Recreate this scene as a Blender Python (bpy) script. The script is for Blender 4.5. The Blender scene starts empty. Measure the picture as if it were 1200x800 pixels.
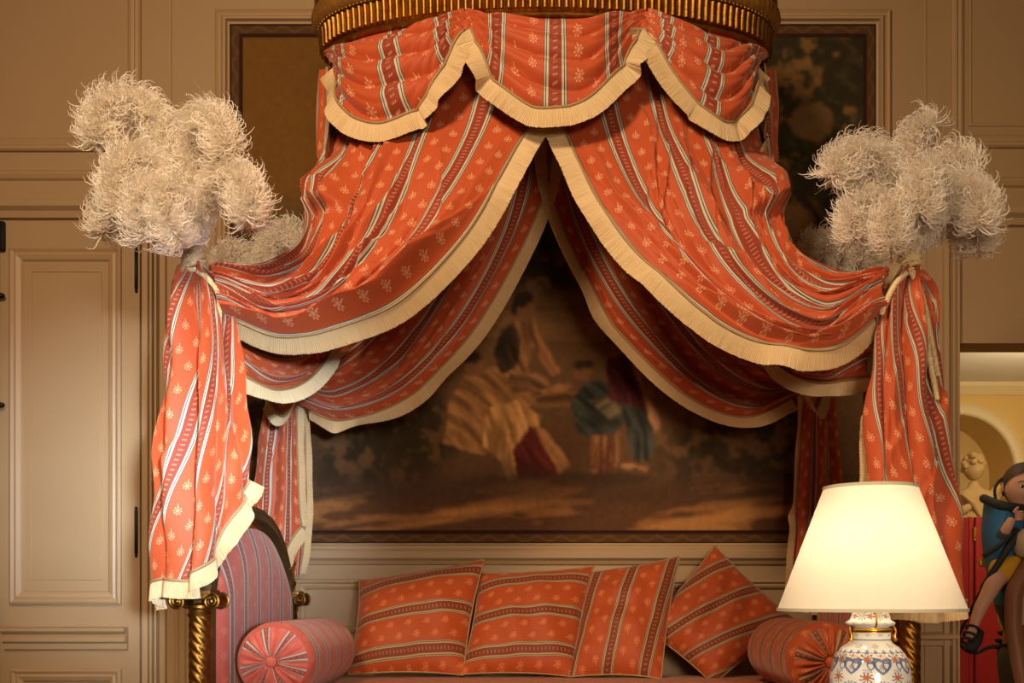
import bpy, bmesh, math, random
import numpy as np
from mathutils import Vector, Matrix
random.seed(7); rng = np.random.default_rng(7)
scene = bpy.context.scene
COL = scene.collection
PI = math.pi
# ------------------------------------------------------------------ camera, world, lights, exposure
F, VX, VY, EYE = 1153.0, 650.0, 698.0, 1.2      # focal length in px, axis point in the frame, eye height
WALL = 4.22                                       # back wall distance
cam = bpy.data.cameras.new('camera'); camo = bpy.data.objects.new('camera', cam); COL.objects.link(camo)
camo.location = (0, 0, EYE); camo.rotation_euler = (PI/2, 0, 0)
cam.sensor_width = 36; cam.lens = 36*F/1200; cam.shift_x = -(VX-600)/1200; cam.shift_y = (VY-400)/1200
cam.clip_start = 0.05; scene.camera = camo
w = bpy.data.worlds.new('world'); scene.world = w; w.use_nodes = True
w.node_tree.nodes['Background'].inputs[0].default_value = (1.0, 0.80, 0.58, 1)
w.node_tree.nodes['Background'].inputs[1].default_value = 0.05
def area_light(name, loc, target, sx, sy, power, color, spread=PI):
    l = bpy.data.lights.new(name, 'AREA'); l.shape = 'RECTANGLE'; l.size = sx; l.size_y = sy
    l.energy = power; l.color = color; l.spread = spread
    o = bpy.data.objects.new(name, l); COL.objects.link(o); o.location = loc
    o.rotation_euler = (Vector(target)-Vector(loc)).to_track_quat('-Z', 'Y').to_euler()
    return o
area_light('salon_fill_light', (.9, -2.4, 1.7), (.1, 4.0, 1.15), 1.1, 1.0, 22, (1.0, 0.78, 0.54), math.radians(60))  # warm front fill, added to brighten the dado and cushions under the swags
area_light('garden_window_light', (1.3, -2.2, 1.38), (-1.5, 3.9, 1.60), 0.25, 0.25, 8, (0.62, 0.80, 1.0), math.radians(15))
area_light('chandelier_light', (-1.2, .35, 3.7), (-.3, 3.4, 1.6), .55, .55, 132, (1.0, 0.75, 0.48))
vs = scene.view_settings
vs.view_transform = 'Standard'; vs.look = 'None'; vs.gamma = 1; vs.use_curve_mapping = False; vs.exposure = -0.36

# ------------------------------------------------------------------ helpers: points
def P(px, py, d):
    return Vector(((px-VX)*d/F, d, EYE+(VY-py)*d/F))
def WX(px): return (px-VX)*WALL/F
def WZ(py): return EYE+(VY-py)*WALL/F
def lin(r, g, b):
    f = lambda c: (c/255/12.92) if c/255 <= .04045 else ((c/255+.055)/1.055)**2.4
    return (f(r), f(g), f(b), 1.0)

# ------------------------------------------------------------------ helpers: node maths
class E:
    def __init__(s, nt, sock): s.nt, s.s = nt, sock
    def _op(s, op, *a):
        n = s.nt.nodes.new('ShaderNodeMath'); n.operation = op
        for i, x in enumerate((s,)+a):
            if isinstance(x, E): s.nt.links.new(x.s, n.inputs[i])
            else: n.inputs[i].default_value = x
        return E(s.nt, n.outputs[0])
    def __add__(s, o): return s._op('ADD', o)
    def __sub__(s, o): return s._op('SUBTRACT', o)
    def __mul__(s, o): return s._op('MULTIPLY', o)
    def __truediv__(s, o): return s._op('DIVIDE', o)
    def fract(s): return s._op('FRACT')
    def abs(s): return s._op('ABSOLUTE')
    def lt(s, o): return s._op('LESS_THAN', o)
    def gt(s, o): return s._op('GREATER_THAN', o)
    def mx(s, o): return s._op('MAXIMUM', o)
    def mn(s, o): return s._op('MINIMUM', o)
    def sin(s): return s._op('SINE')
    def cos(s): return s._op('COSINE')
    def sqrt(s): return s._op('SQRT')
    def atan2(s, o): return s._op('ARCTAN2', o)
    def floor(s): return s._op('FLOOR')
def new_mat(name):
    m = bpy.data.materials.new(name); m.use_nodes = True
    nt = m.node_tree; b = nt.nodes['Principled BSDF']
    return m, nt, b
def mixc(nt, fac, a, b):
    n = nt.nodes.new('ShaderNodeMix'); n.data_type = 'RGBA'
    for k, x in ((0, fac), (6, a), (7, b)):
        if isinstance(x, E): nt.links.new(x.s, n.inputs[k])
        elif hasattr(x, 'is_linked'): nt.links.new(x, n.inputs[k])
        else: n.inputs[k].default_value = x
    return n.outputs[2]
def uv_uv(nt):
    t = nt.nodes.new('ShaderNodeTexCoord'); s = nt.nodes.new('ShaderNodeSeparateXYZ')
    nt.links.new(t.outputs['UV'], s.inputs[0])
    return E(nt, s.outputs[0]), E(nt, s.outputs[1]), t
def noise(nt, scale, detail=3, coord='Object', rough=.5, vec=None):
    t = nt.nodes.new('ShaderNodeTexCoord'); n = nt.nodes.new('ShaderNodeTexNoise')
    n.inputs['Scale'].default_value = scale; n.inputs['Detail'].default_value = detail; n.inputs['Roughness'].default_value = rough
    if vec is not None:
        mp = nt.nodes.new('ShaderNodeMapping'); mp.inputs['Scale'].default_value = vec
        nt.links.new(t.outputs[coord], mp.inputs[0]); nt.links.new(mp.outputs[0], n.inputs['Vector'])
    else: nt.links.new(t.outputs[coord], n.inputs['Vector'])
    return E(nt, n.outputs['Fac'])
def bump(nt, b, h, strength=.3, dist=.01):
    n = nt.nodes.new('ShaderNodeBump'); n.inputs['Strength'].default_value = strength; n.inputs['Distance'].default_value = dist
    nt.links.new(h.s, n.inputs['Height']); nt.links.new(n.outputs[0], b.inputs['Normal'])
def plain(name, col, rough=.6, metal=0.0, var=.15, scale=8, bmp=0.0, bscale=60, col2=None, sheen=0):
    m, nt, b = new_mat(name)
    c2 = col2 or tuple(x*(1-var) for x in col[:3])+(1,)
    f = noise(nt, scale, 4)
    nt.links.new(mixc(nt, f, col, c2), b.inputs['Base Color'])
    b.inputs['Roughness'].default_value = rough; b.inputs['Metallic'].default_value = metal
    if sheen: b.inputs['Sheen Weight'].default_value = sheen
    if bmp: bump(nt, b, noise(nt, bscale, 4), bmp, .004)
    return m
def fabric(name, base, band, pale=lin(198,192,168), dark=lin(84,74,66), flower=lin(232,176,130), per=.17, rough=.58):
    m, nt, b = new_mat(name)
    u, v, _ = uv_uv(nt)
    q = (u/per).fract()
    d = (q-.2).abs()
    band_m = d.lt(.105)
    pale_m = d.gt(.100)*d.lt(.168)
    dark_m = (d-.138).abs().lt(.008).mx((d-.170).abs().lt(.006))
    tick = d.lt(.036)*((v/.016+(q-.2)*2.0).fract().lt(.30))
    fl = None
    for k, (cx, off) in enumerate(((-.024, 0.0), (.024, .5))):
        du = (q-.7)*per-cx
        dv = ((v/.078+off).fract()-.5)*.078
        r = (du*du+dv*dv).sqrt(); th = dv.atan2(du)
        mk = r.lt((th*8.0+.6).cos()*.0026+.0112)*((th*8.0+.6).cos().gt(-.35)).mx(r.lt(.0036))
        mk = mk*((r-.0068).abs().gt(.0007))*(1.0*1.0)
        mk = mk.mx((du-dv*.25).abs().lt(.0013)*dv.lt(-.008)*dv.gt(-.021))
        fl = mk if fl is None else fl.mx(mk)
    nz = noise(nt, 14, 4, 'UV')
    c0 = mixc(nt, nz, base, tuple(x*.8 for x in base[:3])+(1,))
    c = mixc(nt, fl*.62, c0, flower)
    c = mixc(nt, band_m, c, band)
    c = mixc(nt, tick*.36, c, flower)
    c = mixc(nt, pale_m, c, pale)
    c = mixc(nt, dark_m, c, dark)
    nt.links.new(c, b.inputs['Base Color'])
    b.inputs['Roughness'].default_value = rough
    b.inputs['Sheen Weight'].default_value = .25; b.inputs['Sheen Tint'].default_value = (1, .7, .55, 1)
    b.inputs['Specular IOR Level'].default_value = .28
    h = noise(nt, 34, 4, 'UV')*.8+fl*.25+(u*1500.0).sin()*.05
    bump(nt, b, h, .32, .004)
    return m
# ------------------------------------------------------------------ materials
M = {}
M['wall'] = plain('cream_panel_paint', lin(174,141,102), .55, var=.10, scale=3, bmp=.08, bscale=120)
M['wall2'] = plain('cream_moulding_paint', lin(178,145,106), .5, var=.08, scale=5, bmp=.06, bscale=100)
M['floor'] = plain('oak_floor', lin(120,82,48), .4, var=.4, scale=6)
M['ceil'] = plain('ceiling_plaster', lin(150,130,100), .8, var=.06)
M['silk'] = fabric('striped_orange_silk', lin(194,82,40), lin(146,56,34))
M['silk2'] = fabric('striped_cushion_silk', lin(184,78,32), lin(124,56,32), pale=lin(184,150,104), flower=lin(226,140,90), per=.155)
M['uphol'] = fabric('daylit_striped_silk', lin(198,92,76), lin(140,66,64), flower=lin(212,124,104), per=.14)  # the same striped silk, with the pink of cool daylight put into its colour
def thread_mat():
    m, nt, b_ = new_mat('cream_silk_fringe')
    u, v, _ = uv_uv(nt)
    th = ((u*(2*PI/.0054)).sin()*.5+.5)*.40+noise(nt, 1.0, 2, 'UV', vec=(420, 6, 1))*.6
    nt.links.new(mixc(nt, th, lin(188,152,106), lin(238,210,162)), b_.inputs['Base Color']); b_.inputs['Roughness'].default_value = .6
    return m
M['fringe'] = thread_mat()
M['braid'] = plain('fringe_braid', lin(176,140,96), .6, var=.4, scale=160)
M['rope'] = plain('cream_silk_rope', lin(244,216,168), .6, var=.3, scale=120)
M['gold'] = plain('aged_gilding', lin(176,122,52), .42, 1.0, scale=30, col2=lin(96,62,28), bmp=.25, bscale=70)
M['gold2'] = plain('carved_bronze_gilding', lin(178,124,54), .4, .45, scale=40, col2=lin(104,70,32), bmp=.4, bscale=50)
M['darkgold'] = plain('dark_gilded_wood', lin(122,88,48), .42, .6, scale=26, col2=lin(62,44,26), bmp=.35, bscale=60)
M['iron'] = plain('black_iron', lin(30,28,26), .4, .7)
M['brass'] = plain('brass', lin(200,150,60), .3, 1.0)
M['lining'] = plain('dark_red_lining', lin(110,36,30), .7, var=.3)
def two_sided(name, col, trans, col2):
    m, nt, b = new_mat(name); out = nt.nodes['Material Output']
    f = noise(nt, 40, 3)
    c = mixc(nt, f, col, col2)
    df = nt.nodes.new('ShaderNodeBsdfDiffuse'); tr = nt.nodes.new('ShaderNodeBsdfTranslucent'); mx = nt.nodes.new('ShaderNodeMixShader')
    nt.links.new(c, df.inputs[0]); nt.links.new(c, tr.inputs[0]); mx.inputs[0].default_value = trans
    nt.links.new(df.outputs[0], mx.inputs[1]); nt.links.new(tr.outputs[0], mx.inputs[2]); nt.links.new(mx.outputs[0], out.inputs[0])
    return m
M['feather'] = two_sided('ostrich_feather', lin(252,248,242), .40, lin(248,234,214))
M['shade'] = two_sided('cream_lampshade_fabric', lin(246,238,222), .36, lin(242,234,214))

# ------------------------------------------------------------------ helpers: objects
def link(name, verts, faces, mat, parent=None, uvs=None, smooth=True, cols=None):
    me = bpy.data.meshes.new(name)
    me.from_pydata([tuple(v) for v in verts], [], [tuple(f) for f in faces])
    if uvs is not None:
        ul = me.uv_layers.new(name='UVMap')
        li = np.empty(len(me.loops), dtype=np.int32); me.loops.foreach_get('vertex_index', li)
        ul.data.foreach_set('uv', np.asarray(uvs, dtype=np.float32)[li].ravel())
    if cols is not None:
        ca = me.color_attributes.new('paint', 'FLOAT_COLOR', 'POINT')
        ca.data.foreach_set('color', np.asarray(cols, dtype=np.float32).ravel())
    me.materials.append(M[mat] if isinstance(mat, str) else mat)
    if smooth: me.polygons.foreach_set('use_smooth', np.ones(len(me.polygons), dtype=bool))
    return link_mesh(name, me, parent)
def link_mesh(name, me, parent=None):
    o = bpy.data.objects.new(name, me); COL.objects.link(o)
    if parent is not None: attach(o, parent)
    return o
ABS = {}
def attach(o, parent):
    # children keep world coordinates; every thing's empty is only translated
    o.parent = parent
    off = ABS.get(parent.name, Vector((0, 0, 0)))
    if off.length: o.location = -off
    ABS[o.name] = Vector((0, 0, 0))
def thing(name, label, cat, loc=(0, 0, 0), group=None):
    o = bpy.data.objects.new(name, None); COL.objects.link(o); o.location = loc; o.empty_display_size = .1
    ABS[o.name] = Vector(loc)
    return tag(o, label, cat, group)
def tag(o, label, cat, group=None):
    o['label'] = label; o['category'] = cat
    if group: o['group'] = group
    return o
def struct(o, label=None):
    o['kind'] = 'structure'
    if label: o['label'] = label
    return o
def weighted(o, angle=40):
    me = o.data
    try: me.shade_auto_smooth
    except AttributeError: pass
    return o
class MB:
    def __init__(s): s.v = []; s.f = []; s.uv = []
    def add(s, vs, fs, uvs=None):
        n = len(s.v); s.v += [tuple(x) for x in vs]; s.f += [tuple(i+n for i in f) for f in fs]
        s.uv += list(uvs) if uvs is not None else [(0, 0)]*len(vs); return s
    def box(s, x0, x1, y0, y1, z0, z1, bev=0.0):
        if bev <= 0:
            vs = [(x, y, z) for x in (x0, x1) for y in (y0, y1) for z in (z0, z1)]
            return s.add(vs, [(0,1,3,2),(4,6,7,5),(0,4,5,1),(2,3,7,6),(0,2,6,4),(1,5,7,3)])
        bm = bmesh.new(); bmesh.ops.create_cube(bm, size=1)
        for v in bm.verts: v.co = Vector(((x0+x1)/2+v.co.x*(x1-x0), (y0+y1)/2+v.co.y*(y1-y0), (z0+z1)/2+v.co.z*(z1-z0)))
        bmesh.ops.bevel(bm, geom=bm.edges[:], offset=bev, segments=2, profile=.6, affect='EDGES')
        bm.verts.index_update()
        s.add([v.co[:] for v in bm.verts], [[v.index for v in f.verts] for f in bm.faces]); bm.free(); return s
    def grid(s, pts, uv=None, close_u=False, close_v=False):
        a, b = pts.shape[:2]; n = len(s.v)
        s.v += [tuple(x) for x in pts.reshape(-1, 3)]
        s.uv += [tuple(x) for x in uv.reshape(-1, 2)] if uv is not None else [(0, 0)]*(a*b)
        for i in range(a if close_u else a-1):
            i2 = (i+1) % a
            for j in range(b if close_v else b-1):
                j2 = (j+1) % b
                s.f.append((n+i*b+j, n+i2*b+j, n+i2*b+j2, n+i*b+j2))
        return s
    def lathe(s, prof, c=(0, 0, 0), seg=32, mod=None, cap=True):
        pts = np.zeros((len(prof), seg, 3)); uv = np.zeros((len(prof), seg, 2))
        for i, (r, z) in enumerate(prof):
            for j in range(seg):
                a = 2*PI*j/seg; rr = r*(mod(a, z, i) if mod else 1)
                pts[i, j] = (c[0]+rr*math.cos(a), c[1]+rr*math.sin(a), c[2]+z); uv[i, j] = (j/seg, z)
        n = len(s.v); s.grid(pts, uv, close_v=True)
        if cap:
            s.f.append(tuple(n+j for j in reversed(range(seg))))
            m = n+(len(prof)-1)*seg; s.f.append(tuple(m+j for j in range(seg)))
        return s
    def tube(s, path, r, seg=8, cap=True):
        path = [Vector(p) for p in path]; n = len(path)
        rs = r if hasattr(r, '__len__') else [r]*n
        pts = np.zeros((n, seg, 3)); up = None
        for i, p in enumerate(path):
            t = (path[min(i+1, n-1)]-path[max(i-1, 0)])
            if t.length < 1e-9: t = Vector((0, 0, 1))
            t.normalize()
            if up is None: up = Vector((0, 0, 1)) if abs(t.z) < .9 else Vector((1, 0, 0))
            a = t.cross(up).normalized(); b = a.cross(t).normalized(); up = b
            for j in range(seg):
                w_ = 2*PI*j/seg; pts[i, j] = p+(a*math.cos(w_)+b*math.sin(w_))*rs[i]
        k = len(s.v); s.grid(pts, close_v=True)
        if cap:
            s.f.append(tuple(k+j for j in range(seg))); m = k+(n-1)*seg; s.f.append(tuple(m+j for j in reversed(range(seg))))
        return s
    def ellipsoid(s, c, r, rot=None, nu=14, nv=10):
        pts = np.zeros((nv+1, nu, 3))
        for i in range(nv+1):
            a = -PI/2+PI*i/nv
            for j in range(nu):
                b = 2*PI*j/nu
                p = Vector((r[0]*math.cos(a)*math.cos(b), r[1]*math.cos(a)*math.sin(b), r[2]*math.sin(a)))
                if rot is not None: p = rot @ p
                pts[i, j] = Vector(c)+p
        return s.grid(pts, close_v=True)
    def build(s, name, mat, parent=None, smooth=True, uv=False, auto=None):
        o = link(name, s.v, s.f, mat, parent, s.uv if uv else None, smooth)
        if auto is not None:
            me = o.data; bm = bmesh.new(); bm.from_mesh(me)
            for e in bm.edges:
                if len(e.link_faces) == 2 and e.calc_face_angle(0) > auto: e.smooth = False
            bm.to_mesh(me); bm.free()
        return o
AUTO = math.radians(35)
def catmull(pts, n, chord=True):
    p = np.array([tuple(x) for x in pts], dtype=float)
    k = len(p)
    if k == 2: return p[0]+(p[1]-p[0])*np.linspace(0, 1, n)[:, None]
    d = np.linalg.norm(np.diff(p, axis=0), axis=1) if chord else np.ones(k-1)
    tk = np.concatenate([[0], np.cumsum(np.maximum(d, 1e-6)**.75)]); tk /= tk[-1]
    m = np.zeros_like(p)
    m[1:-1] = (p[2:]-p[:-2])/(tk[2:]-tk[:-2])[:, None]
    m[0] = (p[1]-p[0])/(tk[1]-tk[0]); m[-1] = (p[-1]-p[-2])/(tk[-1]-tk[-2])
    return hermite(tk, p, m, np.linspace(0, 1, n))
def hermite(tk, p, m, x):
    i = np.clip(np.searchsorted(tk, x, side='right')-1, 0, len(tk)-2)
    h = (tk[i+1]-tk[i]); s = (x-tk[i])/h
    sh = (-1,)+(1,)*(p.ndim-1)
    s = s.reshape(sh); h = h.reshape(sh)
    return (2*s**3-3*s**2+1)*p[i]+(s**3-2*s**2+s)*h*m[i]+(-2*s**3+3*s**2)*p[i+1]+(s**3-s**2)*h*m[i+1]
def resample(path, step=None, n=None):
    p = np.asarray(path, dtype=float)
    l = np.concatenate([[0], np.cumsum(np.linalg.norm(np.diff(p, axis=0), axis=1))])
    if n is None: n = max(2, int(l[-1]/step)+1)
    x = np.linspace(0, l[-1], n)
    return np.stack([np.interp(x, l, p[:, k]) for k in range(3)], 1)
def norms(g):
    du = np.gradient(g, axis=0); dv = np.gradient(g, axis=1)
    n = np.cross(du, dv); n /= np.linalg.norm(n, axis=2, keepdims=True)+1e-12
    n[n[..., 1] > 0] *= -1          # towards the viewer's side of the bed
    return n
def surface(guides, nt, ns):
    """guides: [(t,[3D points...])...] -> grid (nt,ns,3)"""
    tk = np.array([g[0] for g in guides], float)
    cv = np.stack([catmull(g[1], ns) for g in guides])
    m = np.zeros_like(cv)
    if len(tk) > 2: m[1:-1] = (cv[2:]-cv[:-2])/(tk[2:]-tk[:-2])[:, None, None]
    m[0] = (cv[1]-cv[0])/(tk[1]-tk[0]); m[-1] = (cv[-1]-cv[-2])/(tk[-1]-tk[-2])
    return hermite(tk, cv, m, np.linspace(0, 1, nt))
def cloth(name, g, uv, mat, parent):
    return MB().grid(g, uv).build(name, mat, parent, uv=True)
def fringe(edge, out, width, parent, pitch=.0036, name='fringe', mat='fringe'):
    """thread fringe along an edge: corrugated band with uneven ends, plus a woven heading"""
    e = np.asarray(edge, float); o = np.asarray(out, float)
    l = np.concatenate([[0], np.cumsum(np.linalg.norm(np.diff(e, axis=0), axis=1))])
    n = max(4, int(l[-1]/pitch*2)); x = np.linspace(0, l[-1], n)
    ee = np.stack([np.interp(x, l, e[:, k]) for k in range(3)], 1); oo = np.stack([np.interp(x, l, o[:, k]) for k in range(3)], 1)
    oo /= np.linalg.norm(oo, axis=1, keepdims=True)+1e-9
    tn = np.gradient(ee, axis=0); tn /= np.linalg.norm(tn, axis=1, keepdims=True)+1e-9
    nn = np.cross(tn, oo); nn /= np.linalg.norm(nn, axis=1, keepdims=True)+1e-9
    nn[nn[:, 1] > 0] *= -1
    zig = (np.arange(n) % 2)[:, None]*.0016
    jit = 1+rng.normal(0, .012, (n, 1))
    rows = []
    for k, s_ in enumerate((0, .12, .5, 1.0)):
        amp = (0, .6, 1, 1.2)[k]
        rows.append(ee+oo*width*s_*(jit if s_ == 1 else 1)+nn*(zig*amp+.003)+rng.normal(0, .00012*k, (n, 3)))
    g = np.stack(rows, 1)
    uvf = np.stack([x[:, None]*np.ones((1, 4)), np.array([0, .12, .5, 1.0])[None, :]*width*np.ones((n, 1))], -1)
    f = MB().grid(g, uvf).build(name, mat, parent, smooth=False, uv=True)
    hd = resample(ee+oo*width*.04+nn*.004, .012)
    MB().tube(hd, .0045, 6).build('braid', 'braid', f)
    return f
def out_dirs(g, side, grav=.25):
    """outward direction of the edge t=1 (side=-1) or t=0 (side=0), or s=1 ('s')"""
    if side == 's': e = g[:, -1]; o = g[:, -1]-g[:, -4]
    elif side == 0: e = g[0]; o = g[0]-g[4]
    else: e = g[-1]; o = g[-1]-g[-5]
    t = np.gradient(e, axis=0); t /= np.linalg.norm(t, axis=1, keepdims=True)+1e-9
    o = o/(np.linalg.norm(o, axis=1, keepdims=True)+1e-9)
    o = o+np.array([0, 0, -grav])
    o -= t*np.sum(o*t, axis=1, keepdims=True)
    o /= np.linalg.norm(o, axis=1, keepdims=True)+1e-9
    # smooth
    k = 9; ker = np.ones(k)/k
    op = np.pad(o, ((k//2, k//2), (0, 0)), mode='edge')
    o = np.stack([np.convolve(op[:, i], ker, 'valid') for i in range(3)], 1)
    return e, o
def ss(a, b, x): 
    x = np.clip((x-a)/(b-a), 0, 1); return x*x*(3-2*x)
def fold(x, sharp=1.6):
    """rounded ridges with narrow valleys, 0..1"""
    return np.abs(np.sin(PI*x))**(.85/sharp)
# ================================================================== the room
def pframe(x0, x1, z0, z1, prof, yb, name, parent, mat='wall2'):
    """mitred moulding frame on a wall facing the viewer; prof = [(inset, projection)] from outside in"""
    pts = np.zeros((len(prof), 4, 3))
    for i, (a, h) in enumerate(prof):
        pts[i] = [(x0+a, yb-h, z0+a), (x1-a, yb-h, z0+a), (x1-a, yb-h, z1-a), (x0+a, yb-h, z1-a)]
    return MB().grid(pts, close_v=True).build(name, mat, parent, smooth=False)
def hmould(x0, x1, prof, yb, name, parent, mat='wall2'):
    """straight horizontal moulding; prof = [(z, projection)]"""
    pts = np.zeros((len(prof), 2, 3))
    for i, (z, h) in enumerate(prof): pts[i] = [(x0, yb-h, z), (x1, yb-h, z)]
    b = MB().grid(pts); n = len(prof)
    b.f.append(tuple(2*i for i in range(n))); b.f.append(tuple(2*i+1 for i in reversed(range(n))))
    return b.build(name, mat, parent, smooth=False)
def vmould(z0, z1, prof, yb, name, parent, mat='wall2'):
    pts = np.zeros((len(prof), 2, 3))
    for i, (x, h) in enumerate(prof): pts[i] = [(x, yb-h, z0), (x, yb-h, z1)]
    b = MB().grid(pts); n = len(prof)
    b.f.append(tuple(2*i for i in range(n))); b.f.append(tuple(2*i+1 for i in reversed(range(n))))
    return b.build(name, mat, parent, smooth=False)
YB = WALL
CEIL = 4.3
DL0, DL1, DLT = WX(0)-.62, WX(166), WZ(262)         # left door opening
DR0, DR1, DRT = WX(1125), WX(1125)+1.15, WZ(402)    # right doorway opening
mb = MB()
for x0, x1, z0, z1 in ((-3.6, DL0, 0, CEIL), (DL0, DL1, DLT, CEIL), (DL1, DR0, 0, CEIL), (DR0, DR1, DRT, CEIL), (DR1, 3.6, 0, CEIL)):
    mb.box(x0, x1, YB, YB+.16, z0, z1)
wall = struct(mb.build('wall_back', 'wall', smooth=False))
struct(MB().box(-3.6, 3.6, -2.6, YB, -.1, 0).build('floor', 'floor', smooth=False))
struct(MB().box(-3.6, 3.6, -2.6, YB+.16, CEIL, CEIL+.1).build('ceiling', 'ceil', smooth=False))
struct(MB().box(-3.75, -3.6, -2.6, YB+.16, 0, CEIL).build('wall_left', 'wall', smooth=False))
struct(MB().box(3.6, 3.75, -2.6, YB+.16, 0, CEIL).build('wall_right', 'wall', smooth=False))
# upper wall panels (over the doors), the moulding course above the doors, pilaster strips
OG = [(0, 0), (0, .012), (.006, .02), (.016, .022), (.024, .012), (.034, .016), (.045, .010), (.052, .0)]
def sc(prof, k, kh=1): return [(a*k, h*kh) for a, h in prof]
pframe(WX(-160), WX(166), WZ(178), WZ(-140), sc(OG, 1.15), YB, 'panel_moulding', wall)
pframe(WX(1114), WX(1440), WZ(174), WZ(-140), sc(OG, 1.15), YB, 'panel_moulding', wall)
pframe(WX(1130)+.02, WX(1424), WZ(148), WZ(-124), [(0, 0), (0, .005), (.008, .006), (.014, 0)], YB, 'panel_moulding', wall)
for (a, b) in ((WX(-160), WX(166)), (WX(1124), WX(1440))):
    dz = 0 if a < 0 else -.03
    hmould(a, b, [(WZ(212)+dz, 0), (WZ(210)+dz, .012), (WZ(206)+dz, .02), (WZ(202)+dz, .014), (WZ(199)+dz, 0)], YB, 'panel_moulding', wall)
    hmould(a, b, [(WZ(258)+dz, 0), (WZ(257)+dz, .02), (WZ(250)+dz, .03), (WZ(246)+dz, .05), (WZ(239)+dz, .055), (WZ(236)+dz, .03), (WZ(232)+dz, .024), (WZ(231)+dz, 0)], YB, 'door_cornice', wall)
# door architrave left (fluted jamb strips) and the plain strip beside it
for s_ in (-1, 1):
    X = (lambda px: WX(px)) if s_ < 0 else (lambda px: -WX(px)+.0)
    for a, b, h in ((169, 176, .022), (178, 182, .032), (183, 187, .028), (189, 196, .018)):
        xs = sorted((X(a), X(b)))
        if s_ > 0 and xs[1] > DR0: continue
        vmould(0.12 if s_ < 0 else .12, DLT-.02, [(xs[0], 0), (xs[0]+.003, h), (xs[1]-.003, h), (xs[1], 0)], YB, 'jamb_moulding', wall)
vmould(WZ(264), CEIL, [(WX(199), 0), (WX(199.6), .006), (WX(201), .006), (WX(201.6), 0)], YB, 'jamb_moulding', wall)
vmould(0.1, CEIL, [(WX(1083), 0), (WX(1083.6), .006), (WX(1085), .006), (WX(1085.6), 0)], YB, 'jamb_moulding', wall)
vmould(0.0, WZ(280), [(WX(1113), 0), (WX(1113.5), .018), (WX(1122), .018), (WX(1123), 0)], YB, 'jamb_moulding', wall)
# moulded frame that holds the tapestry
TX0, TX1, TZ0, TZ1 = WX(270), WX(1026), WZ(637), WZ(30)
pframe(TX0-.062, TX1+.062, TZ0-.062, TZ1+.062, [(0, 0), (0, .014), (.008, .022), (.016, .014), (.026, .016), (.040, .034), (.052, .036), (.056, .02), (.064, .016), (.064, 0)], YB, 'tapestry_moulding', wall)
# dado below the tapestry
hmould(WX(202), DR0-.06, [(WZ(662), 0), (WZ(661), .012), (WZ(657), .020), (WZ(654), .036), (WZ(646), .040), (WZ(642), .030), (WZ(641), 0)], YB, 'dado_rail', wall)
for a, b in ((206, 330), (346, 960), (976, 1078)):
    pframe(WX(a), WX(b), .22, WZ(678), sc(OG, .9), YB, 'panel_moulding', wall)
    hmould(WX(a)+.09, WX(b)-.09, [(WZ(742), 0), (WZ(741), .010), (WZ(737), .014), (WZ(734), .008), (WZ(733), 0)], YB, 'panel_moulding', wall)
hmould(WX(1068), WX(1120), [(WZ(757), 0), (WZ(756), .012), (WZ(750), .014), (WZ(748), .03), (WZ(744), .03), (WZ(742), .018), (WZ(740), 0)], YB, 'dado_rail', wall)
struct(MB().box(DL1+.01, DR0-.01, YB-.02, YB, 0, .14).build('baseboard_back', 'wall2', smooth=False))
# left double door
def door_leaf(name, x0, x1, hinge_right, label):
    body = struct(MB().box(x0, x1, YB-.012, YB+.05, .01, DLT-.004).build(name, 'wall', smooth=False), label)
    yb = YB-.012
    a, b = x0+.045, x1-.075
    pframe(a, b, WZ(708), WZ(292), [(0, 0), (0, .014), (.010, .022), (.022, .014), (.032, .018), (.050, .010), (.058, 0)], yb, 'panel_moulding', body)
    pframe(a+.085, b-.085, WZ(680), WZ(318), [(0, 0), (0.002, .004), (.006, .004), (.008, 0)], yb, 'panel_moulding', body)
    hmould(a-.02, b+.028, [(WZ(761), 0), (WZ(760), .016), (WZ(753), .02), (WZ(751), .034), (WZ(746), .036), (WZ(743), .022), (WZ(739), .046), (WZ(735), .048), (WZ(734), 0)], yb, 'door_ledge', body)
    pframe(a+.006, b-.0, .25, WZ(783), [(0, 0), (0, .014), (.010, .022), (.022, .014), (.032, .018), (.050, .010), (.058, 0)], yb, 'panel_moulding', body)
    hx = x1-.012 if hinge_right else x0+.012
    for z0, z1 in ((WZ(341), WZ(293)), (WZ(650), WZ(597)), (.35, .54)):
        h = MB(); h.lathe([(.0035, 0), (.007, .006), (.007, z1-z0-.006), (.0035, z1-z0)], (hx, yb-.006, z0), 10)
        h.ellipsoid((hx, yb-.006, z0-.004), (.006, .006, .008)).ellipsoid((hx, yb-.006, z1+.004), (.006, .006, .008))
        h.build('hinge', 'iron', body, auto=AUTO)
    return body
xm = WX(1)
leaf = door_leaf('door_1', xm+.003, DL1-.004, True, 'cream panelled door leaf with black hinges beside the striped curtain')
door_leaf('door_2', DL0+.004, xm-.003, False, 'cream panelled door leaf beyond the black bolt')
bolt = MB()
bolt.box(xm-.028, xm+.03, YB-.035, YB-.012, WZ(296), WZ(262), .005)
bolt.tube([(xm, YB-.03, WZ(262)), (xm, YB-.03, .3)], .009, 8)
for py in (349, 476):
    bolt.ellipsoid((xm+.016, YB-.034, WZ(py)), (.02, .012, .012))
bolt.build('door_bolt', 'iron', leaf, auto=AUTO)
# ---------------- passage room seen through the right doorway
FAR = 8.0
M['passage'] = plain('yellow_passage_paint', lin(226,196,130), .7, var=.06, scale=3)
M['passage_trim'] = plain('passage_white_trim', lin(236,222,186), .6, var=.05)
def FP(px, py, d=FAR): return P(px, py, d)
pc = FP(1122, 552); R1 = 66*FAR/F
mb = MB()
zc = EYE+(VY-450)*FAR/F
PX0, PX1 = 1.0, 4.4
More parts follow.
